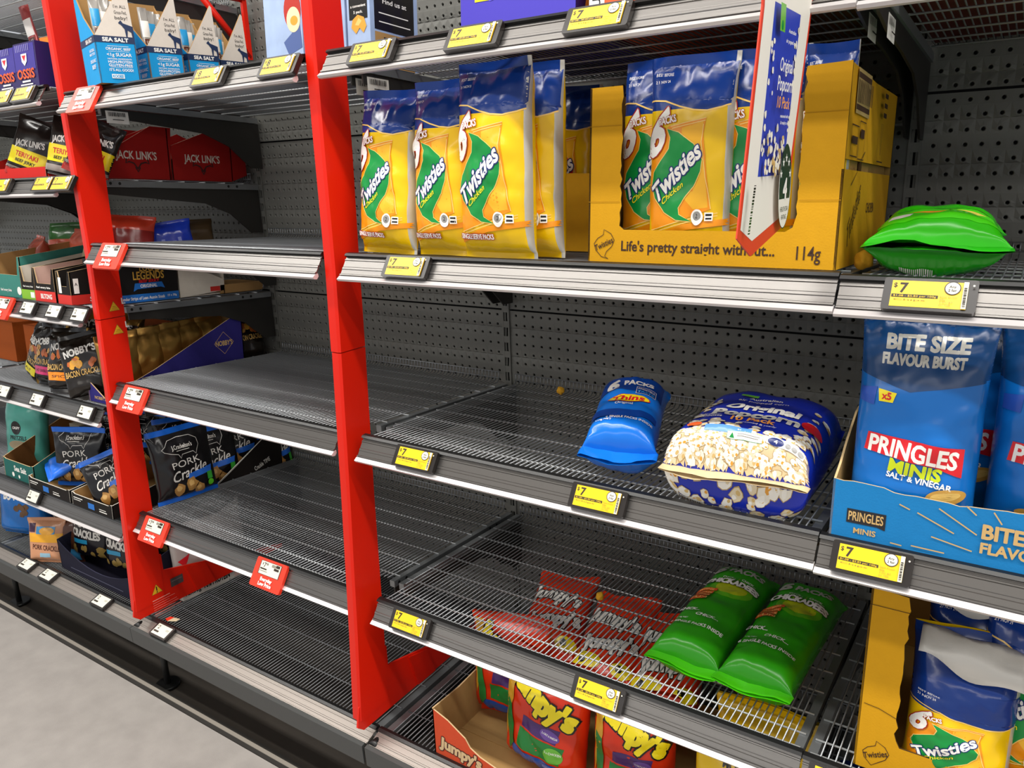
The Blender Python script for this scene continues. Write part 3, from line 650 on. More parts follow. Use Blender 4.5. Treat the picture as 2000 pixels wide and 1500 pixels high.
# green bag lying in the last bay
LGR = film('bright_green', '#35c611', .2); DGR = film('mid_green', '#1f9a10', .2)
def greenbag(d, b):
    d.poly([(-88, 60), (88, 60), (70, 170), (-70, 170)], ink('bright2', '#4fe01c')); 
    d.poly([(-60, 112), (-10, 104), (30, 110), (58, 118), (30, 126), (-30, 124), (-58, 122)], ink('chip_orange', '#eea52c')); d.poly([(0, 128), (50, 120), (66, 132), (20, 140)], ink('chip_pale', '#e9d85c'))
    d.text('19g x 6 x 114g', 40, 88, 6, WHF, fit=60); d.poly([(-70, 80), (-40, 84), (-36, 98), (-66, 96)], WHF); d.poly([(10, 160), (70, 150), (72, 158), (20, 166)], ink('red', '#d5202a'))
def greenback(d, b):
    R = random.Random(4); x = -45
    while x < 0: w = R.choice((1, 1.6)); d.rect(x, 50, x+w, 66, WHF); x += w+1.5
Bag(176, 330, 76, top=14, bot=20, lb=66/330, la=30, lt=.2, lat=30, m=2.3, nar=.16, seed=41, wr=3, wave=8).build('snack_bag', 'bright green snack bag lying on its back right of the big yellow carton', 'snack bag', LGR, pose(984, -510, dz(1270, -480)+38, 4, -90), back=DGR, design=greenbag, backdesign=greenback, botm=DGR, group=None)
# third shelf: blue crisp bag
TBL = film('crisp_blue', '#1272d8', .2); TDK = ink('crisp_dark', '#0c3f96')
def thins(d, b):
    D0 = d.S; d.S = lambda a, h, off=0: D0(a, h*.93, off)
    d.rect(-62, 200, 62, 262, TDK); d.text('6', -33, 222, 30, WHF, bold=.06, wide=1.1, slant=.2); d.text('PACKS', 16, 226, 11, WHF, bold=.05, fit=58)
    d.rect(14, 190, 52, 214, WHF); d.rect(15, 191, 51, 213, TDK); d.text('IRRESISTIBLE', 33, 208, 4.5, WHF, fit=32); d.text('TASTE', 33, 198, 8, ink('taste_blue', '#3aa0ee'), fit=32, bold=.03)
    d.ell(4, 166, 41, 15, ink('red', '#d5202a'), ang=4); d.ell(4, 166, 39, 13.4, YIN, ang=4); d.text('Thins', 4, 166, 17, ink('red', '#d5202a'), ang=4, fit=62, slant=.2, bold=.04); d.text('Original', -2, 145, 7, WHF, fit=34)
    d.poly([(-60, 134), (0, 122), (60, 126), (60, 112), (0, 96), (-60, 110)], TDK); d.text('114g NET', -32, 88, 5, WHF, fit=28); d.text('6 SINGLE PACKS INSIDE', 14, 96, 6, WHF, fit=84)
Bag(130, 300, 94, top=12, bot=26, lb=62/300, la=32, lt=.22, lat=36, m=2.3, nar=.12, seed=51, wr=3.4, wave=9).build('snack_bag', 'small bright blue original crisp six-pack bag lying on the third shelf', 'snack bag', TBL, pose(568, -574, dz(910, -560)+48, 17, -79), design=thins)
# popcorn ten pack
PBL = film('popcorn_blue', '#1b2fb0', .22)
def popc(d, b, n, x0, x1, y0, y1, seed, r=(7, 12)):
    R = random.Random(seed)
    for i in range(n):
        x, y, q = R.uniform(x0, x1), R.uniform(y0, y1), R.uniform(*r)
        d.n = 3+.9*(i % 11)/11; d.blob(x, y, q*1.12, ink('popcorn_rim', '#b89a66'), i+seed, 10); d.n = 4+.9*(i % 11)/11; d.blob(x, y, q, (PCW, ink('popcorn_cream2', '#e6d6b4'), ink('popcorn_lit', '#f8f4ea'))[i % 3], i+seed, 10); d.n = 5+.9*(i % 11)/11; d.blob(x+q*.35, y-q*.4, q*.36, PCT if i % 3 else POR, i+seed+7, 7); d.n = 6+.9*(i % 11)/11; d.blob(x-q*.3, y+q*.3, q*.42, ink('popcorn_lit', '#f8f4ea'), i+seed+3, 7)
def popfront(d, b):
    d.rect(-110, 12, 110, 84, ink('popcorn_cream', '#dcc59a')); popc(d, b, 190, -104, 104, 14, 82, 1, (5, 8.5))
    d.n = 9; d.rect(-52, 74, 22, 92, ink('pale_blue', '#5f97dd')); d.rect(-14, 62, 40, 78, ink('popcorn_lit', '#f8f4ea')); d.line([(-14, 62), (40, 62), (40, 78), (-14, 78)], .8, GRN, True); d.poly([(-10, 64), (-2, 64), (-6, 75)], GRN); d.rect(2, 72, 36, 73.2, GRY); d.rect(2, 68, 34, 69.2, GRY)
    d.poly([(46, 66), (100, 58), (102, 76), (48, 86)], ink('popcorn_lit', '#f8f4ea')); d.ell(60, 72, 12, 9, NAVY); d.text('4', 60, 72, 8, WHF)
    for k in range(3): d.ell(78+k*9, 70-k*1.5, 4, 6, GRY); 
    popc(d, b, 30, -104, 104, 90, 120, 40, (6, 10)); popc(d, b, 16, -104, -76, 120, 250, 60, (5, 9)); popc(d, b, 12, 84, 104, 110, 240, 80, (5, 8))
    d.n = 12
    d.text('Original', 8, 196, 26, WHF, bold=.05, fit=120); d.text('Popcorn', 6, 162, 28, WHF, bold=.05, fit=138); d.text('10 Pack', 6, 136, 15, ink('pack_orange', '#f0a24a'), bold=.03, fit=70); d.text('Australian', 0, 246, 10, WHF, fit=56); d.text('air popped corn', 0, 229, 9, WHF, fit=84)
    d.text('ideal for', -62, 146, 8, WHF, fit=34); d.text('lunchboxes', -62, 134, 8, WHF, fit=42); d.text('seasoned & ready', 20, 118, 6, WHF, fit=60); d.ell(92, 165, 15, 15, ink('red', '#d5202a')); d.rect(-46, 252, -16, 262, ink('leaf_green', '#69b23c')); d.ell(-70, 92, 12, 7, ink('flag_red', '#dd5a2a'))
def popback(d, b):
    popc(d, b, 44, -104, 104, 14, 82, 200)
    d.n = 8; d.rect(-92, 58, -46, 74, WHF); R = random.Random(3); x = -89
    while x < -50: w = R.choice((.9, 1.6, 2.3)); d.rect(x, 60, x+w, 72, BKI); x += w+R.choice((.9, 1.5))
    d.rect(46, 66, 80, 80, WHF); d.rect(49, 74, 76, 76, GRY); d.rect(49, 69, 74, 71, GRY)
Bag(222, 372, 132, top=12, bot=20, lb=82/372, la=30, lt=.24, lat=46, m=3.2, nar=.05, n=3.4, seed=61, wr=1.9, wave=8).build('popcorn_bag', 'large blue and white popcorn ten-pack lying on the third shelf', 'popcorn bag', PBL, pose(757, -588, dz(910, -560)+58, 1, -90), botm=ink('popcorn_cream', '#dcc59a'), design=popfront, backdesign=popback, step=8)
# tray of blue bags
PTB = card('tray_blue', '#1878b6'); TAN = mat('print_tan', '#c9a56a', .7)
c = Carton('display_carton', 'torn blue cardboard tray with tan printing holding the blue bags', 'carton', pose(898, -577, dz(907, -577)+4, 0, SL), 330, 400, PTB, card('tray_tan', '#b98f52'), card('tray_torn', '#cdb080'))
def prfront(d):
    d.text('PRINGLES', 45, 32, 14, TAN, bold=.02, fit=44)
    d.poly([(21, 43), (70, 43), (70, 20), (60, 23), (21, 23)], mat('print_dark', '#1c1a1e', .6)); d.text('PRINGLES', 45, 33.5, 13, TAN, fit=44, bold=.02); d.text('MINIS', 45, 13, 8, TAN, fit=28, bold=.03)
    for x0, y0, x1, y1 in ((84, 62, 97, 57), (106, 55, 150, 36), (130, 66, 175, 40), (125, 26, 172, 17), (78, 6, 92, 5), (103, 8, 142, 7), (160, 76, 172, 66), (190, 74, 200, 60)): d.line([(x0, y0), (x1, y1)], 1.7, TAN)
    d.text('BITE SIZE', 228, 47, 19, TAN, fit=96, bold=.04); d.text('FLAVOUR BURST', 250, 25, 14, TAN, fit=140, bold=.04)
c.front([(0, 0), (330, 0)]+[(x, z) for x, z in edgeboard(330, 0, lambda t: 76+6*abs(2*t-1)+(-3 if .5 < t < .8 else 0), 4)], prfront)
c.side([(0, 0), (400, 0), (400, 190)]+[(120, 150), (60, 118), (30, 96), (0, 82)], False); c.side([(0, 0), (400, 0), (400, 150), (0, 80)]); c.back([(0, 0), (330, 0), (330, 190), (0, 190)]); c.base()
PRB = film('minis_blue', '#0f6cc0', .2); PRD = ink('minis_navy', '#0e3f72'); CHP = ink('chip_tan', '#c79a4a')
def pring(d, b):
    w = b.W/160
    d.poly([(-85*w, 226), (-10*w, 206), (85*w, 224), (85*w, 300), (-85*w, 300)], PRD)
    d.text('BITE SIZE', 2*w, 268, 19, SILV, bold=.05, fit=98*w); d.text('FLAVOUR BURST', 0, 246, 14, SILV, bold=.05, fit=100*w)
    d.poly([(-74*w, 205), (-52*w, 208), (-54*w, 184), (-74*w, 186)], ink('label_blue2', '#2a52b0')); d.poly([(-50*w, 206), (-26*w, 203), (-30*w, 190), (-48*w, 190)], YIN); d.text('x5', -38*w, 198, 9, REDI, bold=.04)
    d.poly([(-58*w, 146), (62*w, 138), (62*w, 100), (30*w, 110), (-62*w, 120)], REDI); d.text('PRINGLES', 0, 127, 24, WHF, ang=-5, bold=.03, fit=112*w)
    d.text('MINIS', 6*w, 103, 17, ink('lime', '#c8d820'), ang=-6, bold=.05, fit=66*w); d.text('SALT & VINEGAR', 12*w, 89, 8, WHF, ang=-5, fit=82*w, bold=.03)
    d.ell(46*w, 72, 24*w, 11, CHP, ang=14); d.ell(-30*w, 56, 16*w, 6, CHP); d.ell(46*w, 73, 18*w, 6, ink('chip_pale2', '#dcb867'), ang=14); d.ell(-4*w, 60, 18*w, 4, WHF, ang=-10)
PB_ = 'blue minis snack bags'
def pbag(x, y, label, seed, W=162, H=306, rz=0, rx=-4, T=88):
    Bag(W, H, T, seed=seed, wr=3.6, wave=8, lt=.34, lb=.2, top=14, bot=8, n=2.3).build('snack_bag', label, 'snack bag', PRB, pose(x, y, dz(907, y)+9, rz, rx), top=film('minis_top', '#0d3f78', .2), topfrom=H*.735, design=pring, group=PB_)
pbag(988, -522, 'blue minis bag standing at the left front of the blue tray', 71); pbag(1150, -470, 'blue minis bag at the right edge, beside the front left one', 72, rz=4); pbag(1015, -400, 'blue minis bag right behind the front left one', 73, H=300); pbag(1160, -360, 'blue minis bag in the back row at the right edge', 74)
# fourth shelf: two green bags
CGR = film('chick_green', '#2f9a12', .22); CGR_LIT = film('chick_green_lit', '#52d818', .2)  # lighter green for the bottom seals, light on the bag ends painted in
def chick(d, b):
    D0 = d.S; d.S = lambda a, h, off=0: D0(a, h*1.1, off); d.clip = (-63, 25, 63, 385)
    d.ell(6, 250, 46, 34, ink('glow_outer', '#5fb018')); d.ell(6, 252, 34, 24, ink('glow_inner', '#b9c41c'))
    for k in range(9):
        a = radians(20+k*17); d.poly([(6+30*cos(a-.07), 250+24*sin(a-.07)), (6+62*cos(a), 250+46*sin(a)), (6+30*cos(a+.07), 250+24*sin(a+.07))], ink('glow_ray', '#8aba1a'))
    d.text('6', -42, 318, 24, SILV, bold=.06, slant=.3, wide=1.5); d.text('PACKS', 14, 319, 15, SILV, bold=.05, fit=74, slant=.15)
    d.text('CHICK...', -14, 290, 6, WHF, fit=28, ang=4); d.text('CHICK...', 30, 288, 6, WHF, fit=32, ang=-8)
    d.text('CHICKADEES', 0, 268, 17, WHF, arch=5, bold=.06, ol=BKI, ow=.05, fit=112)
    for k, t in enumerate(('INTENSE', 'CHICKEN', 'FLAVOUR', 'FUN')): d.poly([(-58+k, 231-k*13), (-16-k*3, 235-k*13), (-16-k*3, 225-k*13), (-58+k, 221-k*13)], ink('flame', '#e0571e')); d.text(t, -37, 228-k*13, 6, LOR, ang=4, fit=30)
    d.text('CHICK...', -38, 150, 9.5, WHF, bold=.03, fit=42, ang=-3); d.text('CHICK...', 6, 130, 9.5, WHF, bold=.03, fit=46, ang=-3); d.text('114g NET', -38, 116, 4, WHF, fit=22); d.text('6 SINGLE PACKS INSIDE', -2, 100, 7.5, WHF, bold=.02, fit=104, ang=-2)
for x, y, rz, l, sd in ((662, -522, -1, 'green chicken snack six-pack bag, left of the two on the fourth shelf', 81), (786, -524, -2.5, 'green chicken snack six-pack bag, right of the two beside the torn carton', 82)):
    Bag(132, 440, 76, top=14, bot=24, lb=60/440, la=34, lt=.143, lat=34, m=2.3, nar=.1, seed=sd, wr=2.4, wave=9).build('snack_bag', l, 'snack bag', CGR, pose(x, y, dz(539, y+20)+37, rz, -90+SL+1), design=chick, botm=CGR_LIT, group='green chicken six-pack bags')
# fourth shelf, last bay: torn yellow carton with bags
c = Carton('display_carton', 'torn yellow carton standing at the right edge below the blue tray', 'carton', pose(956, -563, dz(536, -563)+4, 0, SL), 330, 400, YCA, YCI, YCE, 'yellow snack cartons')
def sw2(d):
    d.line([(28, 50), (40, 44), (46, 34), (42, 24), (33, 16), (24, 8), (14, 18), (11, 28), (17, 36), (27, 42)], 1, BRP, True); d.text('Twisties', 28, 28, 9, BRP, ang=25, up=(-.3, 1), fit=34); d.line([(6, 106), (26, 104), (50, 96)], 1, YCE); d.rect(0, 263, 52, 264, YCE)
c.front([(0, 0), (330, 0), (330, 50), (58, 50)]+[(51+random.Random(i).uniform(-2.5, 2.5), 60+i*11) for i in range(20)]+[(52, 266), (48, 286), (0, 290)], sw2)
c.side([(0, 0), (400, 0), (400, 280), (0, 288)], False); c.side([(0, 0), (400, 0), (400, 280), (0, 288)]); c.back([(0, 0), (330, 0), (330, 280), (0, 280)]); c.base()
def crumpled(d, b):
    D0 = d.S; d.S = lambda a, h, off=0: D0(a, h*.66, off); d.clip = (-69, 10, 69, 330); twisties()(d, b)
Bag(142, 226, 96, seed=91, wr=4.5, wave=9, lt=.45, top=14, bot=9).build('snack_bag', 'chicken six-pack bag with crumpled white torn top in the torn yellow carton', 'snack bag', YELF, pose(1082, -515, dz(536, -515)+8, 0, -8), top=BLUE, topfrom=226*.5, edge=SILV, back=YELF, design=crumpled, group=SIX)
twbag(1090, -430, dz(536, -430)+9, 'second row six-pack bag with silver folded top in the torn yellow carton', seed=92, W=140, H=262, T=80, rx=-3, parts=False)
twbag(1160, -470, dz(536, -470)+9, 'yellow six-pack bag at the right edge inside the torn yellow carton', seed=93, W=134, H=280, T=80, rx=-3, parts=False, rz=-12)
# torn white liners folded over the two bags
def liner(x0, x1, y, z, label, seed):
    g = G(); n = 16; R = random.Random(seed); m = mat('foil_white', '#d8d4cc', .4, .1, .3, 90)
    for i in range(n+1):
        t = i/n; x = x0+(x1-x0)*t
        for k, (dy, dzz) in enumerate(((0, 30-8*t), (-14, 32-10*t+R.uniform(-2, 2)), (-30, 20-14*t), (-42, 2-22*t+9*sin(t*7+seed)), )): g.v.append((x, y+dy+2*sin(t*9+k), z+dzz+2*sin(t*11+k*2)))
    for i in range(n):
        for k in range(3): a = i*4+k; g.face((a, a+4, a+5, a+1), m, True)
    o = tag(g.build('torn_liner'), label, 'torn liner', 'torn white bag liners'); md = o.modifiers.new('thick', 'SOLIDIFY'); md.thickness = .0006
liner(1022, 1152, -496, 772, 'white torn liner folded over the front bag in the torn yellow carton', 1); liner(1026, 1150, -420, 826, 'grey torn liner of the second row bag under the blue tray', 2)
# ---------------------------------------------------------------- base deck: red tray of party bags, yellow pack
JR = card('tray_red', '#c74a2a'); JI = card('tray_brown', '#a58250')
c = Carton('display_carton', 'red cardboard tray with a scooped front on the base deck', 'carton', pose(148, -592, BZ+4), 545, 300, JR, JI, card('tray_pale', '#cfb186'))
J = [(0, 0), (545, 0), (545, 112), (505, 100), (470, 62), (430, 36), (330, 30), (200, 30)]+[(170, 34), (120, 46), (96, 58), (84, 76), (70, 84), (40, 102), (0, 116)]
c.front(J, lambda d: (setattr(d, 'n', 1), d.text("Jumpy's", 72, 36, 26, card('tray_pale', '#cfb186'), ang=-7, bold=.05, ol=mat('print_maroon', '#40150f', .7), ow=.06, fit=108)))
c.side([(0, 0), (300, 0), (300, 112), (190, 118), (90, 112), (0, 118)], False); c.side([(0, 0), (300, 0), (300, 118), (0, 114)], True, lambda d: d.text("Jumpy's", 120, 60, 24, mat('print_maroon', '#40150f', .7), fit=100)); c.back([(0, 0), (545, 0), (545, 118), (0, 118)]); c.base()
g = G(); g.box(110, 297, 0, 114, 299, 110, JI); g.box(3, 90, 3, 180, 94, 5, JI); g.build('fold_flap', c.r)
JRF = film('party_red', '#d5310f', .22); PUR = ink('purple', '#4a2a6b'); JYE = ink('yellow', '#f7e11a'); JGR = ink('party_green', '#1f7a33'); JBL = ink('party_blue', '#1b4fa6')
def party(d, b):
    k = b.W/190
    d.poly([(-30*k, 130), (60*k, 128), (52*k, 96), (-34*k, 104)], PUR); d.poly([(-40*k, 100), (70*k, 92), (60*k, 52), (-40*k, 62)], JGR); d.poly([(-60*k, 58), (58*k, 48), (60*k, 18), (-60*k, 20)], JBL)
    d.ell(38*k, 112, 22*k, 12, ink('purple_lit', '#6a4a9a'), ang=-8); d.text('3 x SALT & VINEGAR', 38*k, 112, 4.5, WHF, fit=36*k, ang=-8); d.ell(48*k, 72, 21*k, 17, ink('leaf_green', '#69b23c')); d.text('3 x CHICKEN', 48*k, 78, 5, WHF, fit=34*k); d.ell(38*k, 32, 21*k, 15, ink('light_blue', '#2a63c4')); d.text('3 x ORIGINAL', 38*k, 38, 5, WHF, fit=34*k)
    d.text("Jumpy's", 12*k, 182, 44, JYE, ang=-22, bold=.07, ol=BKI, ow=.06, fit=165*k)
    d.poly([(-84*k, 240), (-66*k, 236), (-60*k, 150), (-80*k, 60)], ink('gold', '#c9962a')); d.poly([(-80*k, 150), (-62*k, 140), (-50*k, 60), (-70*k, 30)], JGR)
PG = 'red multipack party bags'
def pbag2(x, y, label, seed, W=190, H=262, T=90, rz=0, rx=-3, parts=True): Bag(W, H, T, seed=seed, wr=4, wave=9, lt=.3, lb=.2, n=2.3).build('snack_bag', label, 'snack bag', JRF, pose(x, y, BZ+8, rz, rx), design=party, group=PG, parts=parts)
pbag2(372, -508, 'red multipack party bag at the front of the red tray', 101, rz=-6, rx=-8, W=200, H=255); pbag2(560, -480, 'red multipack party bag at the right of the red tray', 102, rz=5, W=170, H=240); pbag2(225, -400, 'red multipack party bag standing behind in the red tray, left', 103, rz=12, parts=False, H=250)
def laid(d, b):
    d.text("Jumpy's", -6, 170, 36, WHF, bold=.05, ol=BKI, ow=.05, fit=126, ang=-8); d.text("Jumpy's", 4, 104, 36, WHF, bold=.05, ol=BKI, ow=.05, fit=126, ang=6); d.ell(-40, 50, 36, 18, JYE); d.ell(46, 42, 26, 16, JYE); d.ell(40, 44, 8, 8, BKI); d.ell(-50, 50, 8, 8, BKI)
for i, (x, y, z, rz) in enumerate(((335, -262, 400, 14), (480, -285, 400, 8), (622, -290, 396, 12))):
    Bag(150, 262, 56, seed=110+i, wr=4, wave=9).build('snack_bag', ['red printed bag seen through the fourth shelf wires, leftmost', 'red printed bag seen through the fourth shelf wires, middle one', 'red printed bag seen through the fourth shelf wires, below the green bags'][i], 'snack bag', JRF, pose(x-40, y-120, z, rz, -72), design=laid, group=PG, parts=False)
# yellow monster pack
MY = film('monster_yellow', '#efc512', .25)
def monster(d, b): d.text('MONSTER', 0, b.H-44, 12, BKI, bold=.05, fit=70); d.text('8 PACK', 14, b.H-78, 26, BKI, bold=.06, fit=120); d.rect(30, b.H-120, 80, b.H-96, RDK); d.ell(0, 110, 60, 40, RDK)
Bag(186, 296, 80, seed=121, wr=3, lt=.2).build('snack_bag', 'yellow eight-pack bag on the base deck below the green bags', 'snack bag', MY, pose(797, -545, BZ+4, 0, 0), design=monster)
Bag(180, 290, 76, seed=122, wr=3, lt=.2).build('snack_bag', 'second yellow eight-pack bag behind the first on the base deck', 'snack bag', MY, pose(800, -450, BZ+4, 0, 0), design=monster, parts=False)
for i, (x, col, l) in enumerate(((1000, 'minis_navy2', 'navy bag on the base deck seen through wires left of the torn carton'), (955, 'grey_bag', 'pale grey bag on the base deck under the torn carton'), )):
    Bag(150, 250, 70, seed=130+i, wr=4).build('snack_bag', l, 'snack bag', film(col, ('#1b2f6e', '#6f6b66')[i]), pose(x+40*i, -500+130*i, BZ+4, 0, -6), parts=False)
# ================================================================ goods on the left
SBL = card('sea_blue', '#1493d0'); SNV = card('sea_navy', '#12294f'); SWH = card('sea_white', '#d9cfc3'); KRA = card('kraft', '#a6804f'); WCI = card('white_in', '#cfc6b8')
NVI = mat('print_navy', '#12294f', .6)
def stick(x, y, z, label, seed, col='stick_clear', c='#a9a59f', ry=0, rz=70, H=185, W=30):
    def f(d, b): d.rect(-b.W*.3, 20, b.W*.3, H*.62, ink('beef', '#5a2a22')); d.rect(-b.W*.42, H*.64, b.W*.42, H*.84, ink('sea', '#2a9ad6') if seed % 2 else WHF); d.text('ORGANIC', 0, H*.45, W*.22, WHF, ang=90, fit=H*.3)
    Bag(W, H, 9, seed=seed, wr=1, wave=2, top=9, bot=6).build('meat_stick', label, 'meat stick', mat('film_'+col, c, .2, .15, .25, 70), pose(x, y, z, rz, -4, ry), design=f, group='wrapped meat sticks', parts=False)
def seabox(x, y, rz, label, k):
    M = pose(x, y, dz(1629, y)+4, rz)
    c = Carton('meat_stick_box', label, 'box', M, 84, 120, SBL, KRA, KRA, 'blue sea salt boxes')
    def fr(d):
        d.rect(0, 84, 84, 98, NVI); d.text('SEA SALT', 43, 91, 8, WHF, bold=.04, fit=54)
        for t, z, ca, ft in (('ORGANIC BEEF', 72, 5.5, 52), ('<1g SUGAR', 60, 7, 52), ('NATURAL INGREDIENTS', 51, 3, 50), ('HIGH-PROTEIN', 45, 5.5, 50), ('GLUTEN-FREE', 38, 5.5, 50), ("IT'S ALL GOOD!", 28, 5.5, 50)): d.text(t, 46, z, ca, WHF, fit=ft)
        d.rect(24, 77, 68, 77.8, WHF); d.rect(24, 66, 68, 66.6, WHF); d.rect(24, 33, 70, 33.6, WHF); d.rect(24, 10, 50, 19, WHF); d.text('KOOEE!', 37, 14.5, 6, SBL, fit=22, bold=.04)
    c.front([(0, 0), (84, 0), (84, 98), (0, 98)], fr)
    def hd(d):
        for t, z in (("I'm ALL", 160), ('Grass-Fed,', 148), ('baby!', 137)): d.text(t, 62, z, 7, BLACKINK, fit=26, bold=0)
        d.poly([(54, 126), (60, 132), (64, 126), (84, 120), (84, 98), (80, 98), (79, 108), (72, 112), (70, 98), (67, 98), (66, 114), (60, 122)], NVI)
    c.front([(2, 98), (84, 98), (80, 210), (76, 214)], hd, 'header_panel', .4, SWH)
    def sd(d): 
        d.rect(0, 84, 120, 98, NVI); d.text('SEA SALT', 74, 91, 8, WHF, bold=.04, fit=54)
        for t, z, ca, ft in (('NATURAL', 70, 6, 40), ('MEAT STICK', 62, 5, 44), ('ORGANIC', 48, 7, 46), ('BEEF', 36, 8, 30)): d.text(t, 88, z, ca, WHF, fit=ft)
    c.side([(0, 0), (120, 0), (120, 210), (60, 140), (0, 98)], False, sd, inn=KRA); c.side([(0, 0), (120, 0), (120, 210), (60, 140), (0, 98)]); c.back([(0, 0), (84, 0), (84, 210), (0, 210)]); c.base()
    for i in range(3):
        v = M @ Vector(((18+i*22)*U, (34+i*26)*U, .004))
        stick(v.x/U, v.y/U, v.z/U, [f'wrapped meat stick in the {k} sea salt box, front one', f'wrapped meat stick in the {k} sea salt box, middle one', f'wrapped meat stick in the {k} sea salt box, rear one'][i], 200+i+len(k), rz=rz, ry=(1, 3, 4)[i], W=22)
seabox(-676, -606, 74, 'blue and white sea salt stick box nearest the first red post', 'nearest'); seabox(-690, -474, 80, 'blue and white sea salt stick box, second from the first red post', 'second'); seabox(-692, -366, 84, 'blue and white sea salt stick box, third from the first red post', 'third'); seabox(-696, -268, 88, 'blue and white sea salt stick box furthest back beside the red brace', 'furthest')
def pbox(name, label, x, y, zl, Wd, D, H, m, front=None, side=None, rz=0, group=None, top=None, z=None):
    r = thing(name, label, 'box', pose(x, y, (dz(zl, y)+3) if z is None else z, rz, SL), group); g = G(); g.box(0, 0, 0, Wd, D, H, m)
    g.build('box_body', r)
    if front: g = G(); front(Deco(g, plane((0, 0, 0), (1, 0, 0), (0, 0, 1)))); g.build('front_print', r)
    if side: g = G(); side(Deco(g, plane((Wd, 0, 0), (0, 1, 0), (0, 0, 1)))); g.build('side_print', r)
    return r
ICE = mat('ice_card', '#9fb4d6', .4, var=.25, vs=25); ICD = mat('ice_dark', '#4a5f96', .4); COOK = ink('cookie', '#e0a23c'); COOKL = ink('cookie_lit', '#f0c873')
def cookie(d, x, z, s): d.poly([(x-s, z), (x-s*.8, z+s*.7), (x-s*.1, z+s*1.1), (x+s*.7, z+s*.8), (x+s, z), (x+s*.6, z-s*.6), (x+s*.1, z-s*.1), (x-s*.4, z-s*.6)], COOK); d.poly([(x-s*.5, z+s*.2), (x, z+s*.8), (x+s*.4, z+s*.5), (x, z+s*.1)], COOKL)
def iced(d): d.poly([(56, 60), (106, 90), (110, 46), (70, 34)], ICD); d.ell(86, 118, 25, 36, ink('soup_red', '#b7362c')); d.ell(88, 100, 20, 24, ink('soup_cream', '#e9d7b0')); d.ell(90, 98, 11, 9, COOK); d.ell(30, 18, 12, 12, WHF)
pbox('snack_box', 'pale blue snack box with a soup picture left of the second red post', -300, -458, 1629, 112, 130, 240, ICE, iced, group='pale blue boxes')
def ck(d): d.rect(6, 84, 54, 240, BKI); d.text('a convenient', 30, 108, 5, WHF, fit=40); d.text('5 pack.', 30, 97, 5, WHF, fit=24); cookie(d, 31, 70, 20)
def cks(d): d.rect(12, 66, 128, 240, BKI); d.rect(12, 0, 128, 62, KRA); d.text('Find us at', 70, 120, 9, WHF, fit=70); d.rect(24, 96, 110, 98, WHF); d.rect(24, 80, 116, 82, WHF); [(d.ell(x, 24, 13, 13, BKI), d.ell(x, 24, 9, 9, WHF), d.rect(x-12, 40, x+12, 54, BKI)) for x in (48, 92)]
pbox('snack_box', 'pale blue cookie box touching the right of the second red post', -150, -440, 1629, 64, 140, 250, ICE, ck, cks, group='pale blue boxes'); pbox('snack_box', 'pale blue cookie box with tan recycling panel on its side', -80, -440, 1629, 60, 140, 250, ICE, ck, cks, group='pale blue boxes')
VIO = mat('violet_card', '#4438b4', .35); ORC = mat('orange_card', '#e2582a', .4)
def vio(d): d.ell(14, 18, 12, 10, WHF); d.poly([(60, 60), (200, 90), (200, 120), (40, 80)], ink('violet_lit', '#5a4fd0')); d.rect(30, 62, 100, 66, YIN)
pbox('snack_box', 'large violet box on the top shelf of the right bay', 232, -486, 1629, 222, 400, 200, VIO, vio, lambda d: (d.rect(0, 0, 400, 200, mat('violet_deep', '#251a55', .4)), d.ell(60, 30, 30, 40, COOK)))
def org(d):
    d.rect(0, 8, 26, 60, WHF); d.text('CUT', 12, 30, 14, BKI, ang=90, fit=36)
    for k in range(6): d.line([(40+k*30, 0), (60+k*26, 26), (52+k*32, 60), (90+k*24, 110)], .8, ink('light_orange', '#f9cf72'))
pbox('snack_box', 'large orange box on the top shelf right of the violet box', 478, -486, 1629, 216, 400, 200, ORC, org)
for i, (x, w, cl, l) in enumerate(((704, 180, '#6a4526', 'brown carton on the top shelf, seen from below through the wires'), (905, 210, '#5a2622', 'maroon carton on the top shelf at the right, seen from below'), (1125, 250, '#3d5a2a', 'green carton on the top shelf at the far right, outside the frame'))): pbox('shipping_box', l, x, -440, 1629, w, 400, 180, card('stock%d' % i, cl))
PUB = mat('purple_card', '#2a1a55', .35)
def pur(d):
    d.rect(0, 40, 100, 100, ink('purple_mid', '#3b2f8a')); [d.rect(10+k*9, 84, 13+k*9, 100, ink('lilac', '#8d86b8')) for k in range(8)]
    d.poly([(36, 78), (64, 78), (62, 60), (50, 50), (38, 60)], WHF); d.poly([(40, 74), (60, 74), (50, 60)], REDI); d.text('OSSIS', 50, 32, 22, ink('flame', '#e0571e'), bold=.03, fit=84); d.rect(30, 12, 70, 16, WHF); d.rect(20, 5, 80, 8, WHF)
pbox('snack_box', 'purple stick box at the far left of the top shelf', -1204, -578, 1653, 102, 150, 98, PUB, pur, group='purple boxes'); pbox('snack_box', 'purple stick box beside the first red post on the top shelf', -1094, -582, 1653, 106, 150, 104, PUB, pur, group='purple boxes')
for i in range(3): stick(-1060+i*34, -520+i*20, dz(1653, -520)+6, ['clear wrapped red stick above the purple boxes, leftmost', 'clear wrapped red stick above the purple boxes, middle', 'clear wrapped red stick above the purple boxes, at the post'][i], 230+i, 'stick_red', '#a84a48', ry=(-14, -6, 4)[i], rz=20, H=210)
Bag(200, 150, 50, seed=240, wr=3).build('snack_bag', 'orange and kraft bag at the far left of the top shelf', 'snack bag', film('orange_bag', '#e8851a'), pose(-1330, -420, dz(1653, -420)+100, 10, -50), parts=False)
pbox('snack_box', 'kraft box under the orange bag on the top shelf', -1430, -480, 1653, 200, 200, 90, KRA)
